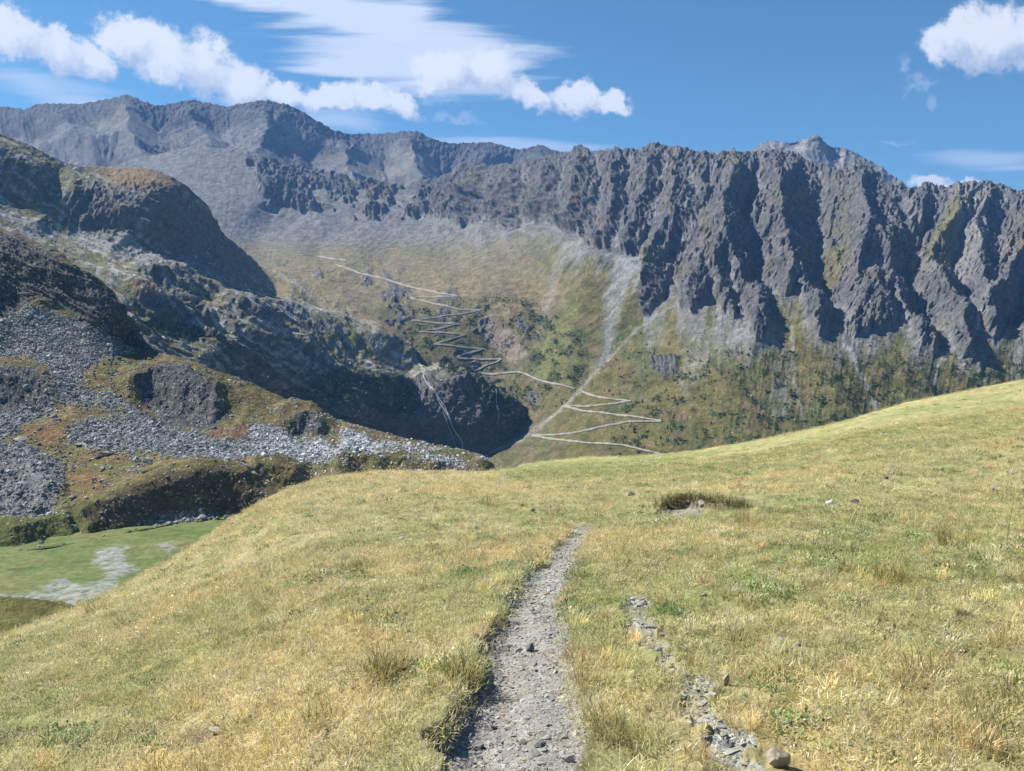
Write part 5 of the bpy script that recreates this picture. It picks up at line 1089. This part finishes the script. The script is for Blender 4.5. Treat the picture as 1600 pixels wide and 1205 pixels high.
# ------------------------------------------------------------------ single stones that can be pointed at
ROCKM = {'grey': rock_mat('grey stone', (.30, .295, .28, 1), (.19, .185, .175, 1), 3.0), 'pale': rock_mat('pale stone', (.52, .49, .42, 1), (.36, .34, .30, 1), 3.0),
         'tan': rock_mat('tan stone', (.46, .38, .26, 1), (.33, .29, .23, 1), 2.5), 'dark': rock_mat('dark stone', (.13, .12, .11, 1), (.07, .065, .06, 1), 3.0)}
def stone(u, v, wpx, hpx, mat, label, rz=0.0, depth=.8, seed=0, L=None, cat='stone', name='stone', group=None, sink=.3, tilt=0.0):
    if L is None: x, y, z = ptA(u, v)
    else: (x, y, z), _n = surf(L, u, v)
    m = y/FPX; P, f = rock_shape(3000+seed, 3, 1.0, .18, 8); me = tri_mesh(name, P, f, ROCKM[mat], False)
    o = bpy.data.objects.new(name, me); C.objects.link(o); sx = wpx*m/2; sz = hpx*m/2; o.scale = (sx, sx*depth, sz); o.location = (x, y, z+sz*(1-1.4*sink)); o.rotation_euler = (tilt, 0, rz)
    tag(o, label, cat, group); return o
for i, (u, v, w, h, mt, lb, rz, dp, sk) in enumerate(ST): stone(u, v, w, h, mt, lb, rz, dp, 11*i+1, None, 'stone', 'stone', 'loose stones on the near hillside', sk)
BT = [(33, 694, 24, 12, 'grey', 'low dark boulder at the left edge below the reddish turf'), (165, 711, 20, 10, 'pale', 'pale brown boulder with a red patch beside it on the stony hillside'), (229, 721, 20, 8, 'pale', 'tilted pale slab boulder right of the brownish boulder'),
      (160, 734, 12, 7, 'grey', 'small dark boulder just below the pale brown one'), (115, 784, 16, 9, 'grey', 'grey boulder above the grassy bank at left'), (138, 790, 11, 6, 'pale', 'small white boulder right of the grey one above the bank'),
      (185, 557, 16, 8, 'dark', 'black boulder on top of the upper boulder field'), (395, 749, 10, 6, 'grey', 'small boulder on the grassy crest of the dark bank'), (488, 749, 13, 8, 'pale', 'pale boulder beside the brow of the near golden hill'),
      (315, 808, 18, 10, 'grey', 'largest boulder in the stone patch under the dark bank'), (355, 795, 10, 8, 'grey', 'grey boulder right of the stone patch under the dark bank'), (148, 662, 12, 8, 'grey', 'dark boulder at the left end of the long boulder field'), (124, 696, 18, 6, 'grey', 'flat boulder along the lower rim of the long boulder field'),
      (317, 670, 9, 6, 'pale', 'white boulder below the big dark rock outcrop')]
for i, (u, v, w, h, mt, lb) in enumerate(BT): stone(u, v, w, h, mt, lb, .3*i, .8, 500+7*i, CL, 'boulder', 'boulder', 'boulders on the stony hillside', .3)

# ------------------------------------------------------------------ air
def haze():
    x0, x1, y0, y1, z0, z1 = -9500, 9500, -1900, 9900, -421.5, 1500
    co = [(x, y, z) for z in (z0, z1) for y in (y0, y1) for x in (x0, x1)]
    me = tri_mesh('haze', co, [(0, 2, 3, 1), (4, 5, 7, 6), (0, 1, 5, 4), (2, 6, 7, 3), (0, 4, 6, 2), (1, 3, 7, 5)]); o = bpy.data.objects.new('haze', me); C.objects.link(o)
    m = bpy.data.materials.new('haze'); m.use_nodes = True; n = m.node_tree.nodes; n.clear(); out = n.new('ShaderNodeOutputMaterial'); v = n.new('ShaderNodeVolumePrincipled')
    v.inputs['Color'].default_value = (0.22, 0.47, 1.0, 1); v.inputs['Density'].default_value = HAZE_DENSITY; v.inputs['Anisotropy'].default_value = 0.1
    m.node_tree.links.new(v.outputs[0], out.inputs['Volume']); me.materials.append(m); o['kind'] = 'stuff'; o['label'] = 'thin blue air between the viewer and the mountains'
HAZE_DENSITY = 0.60e-4
haze()
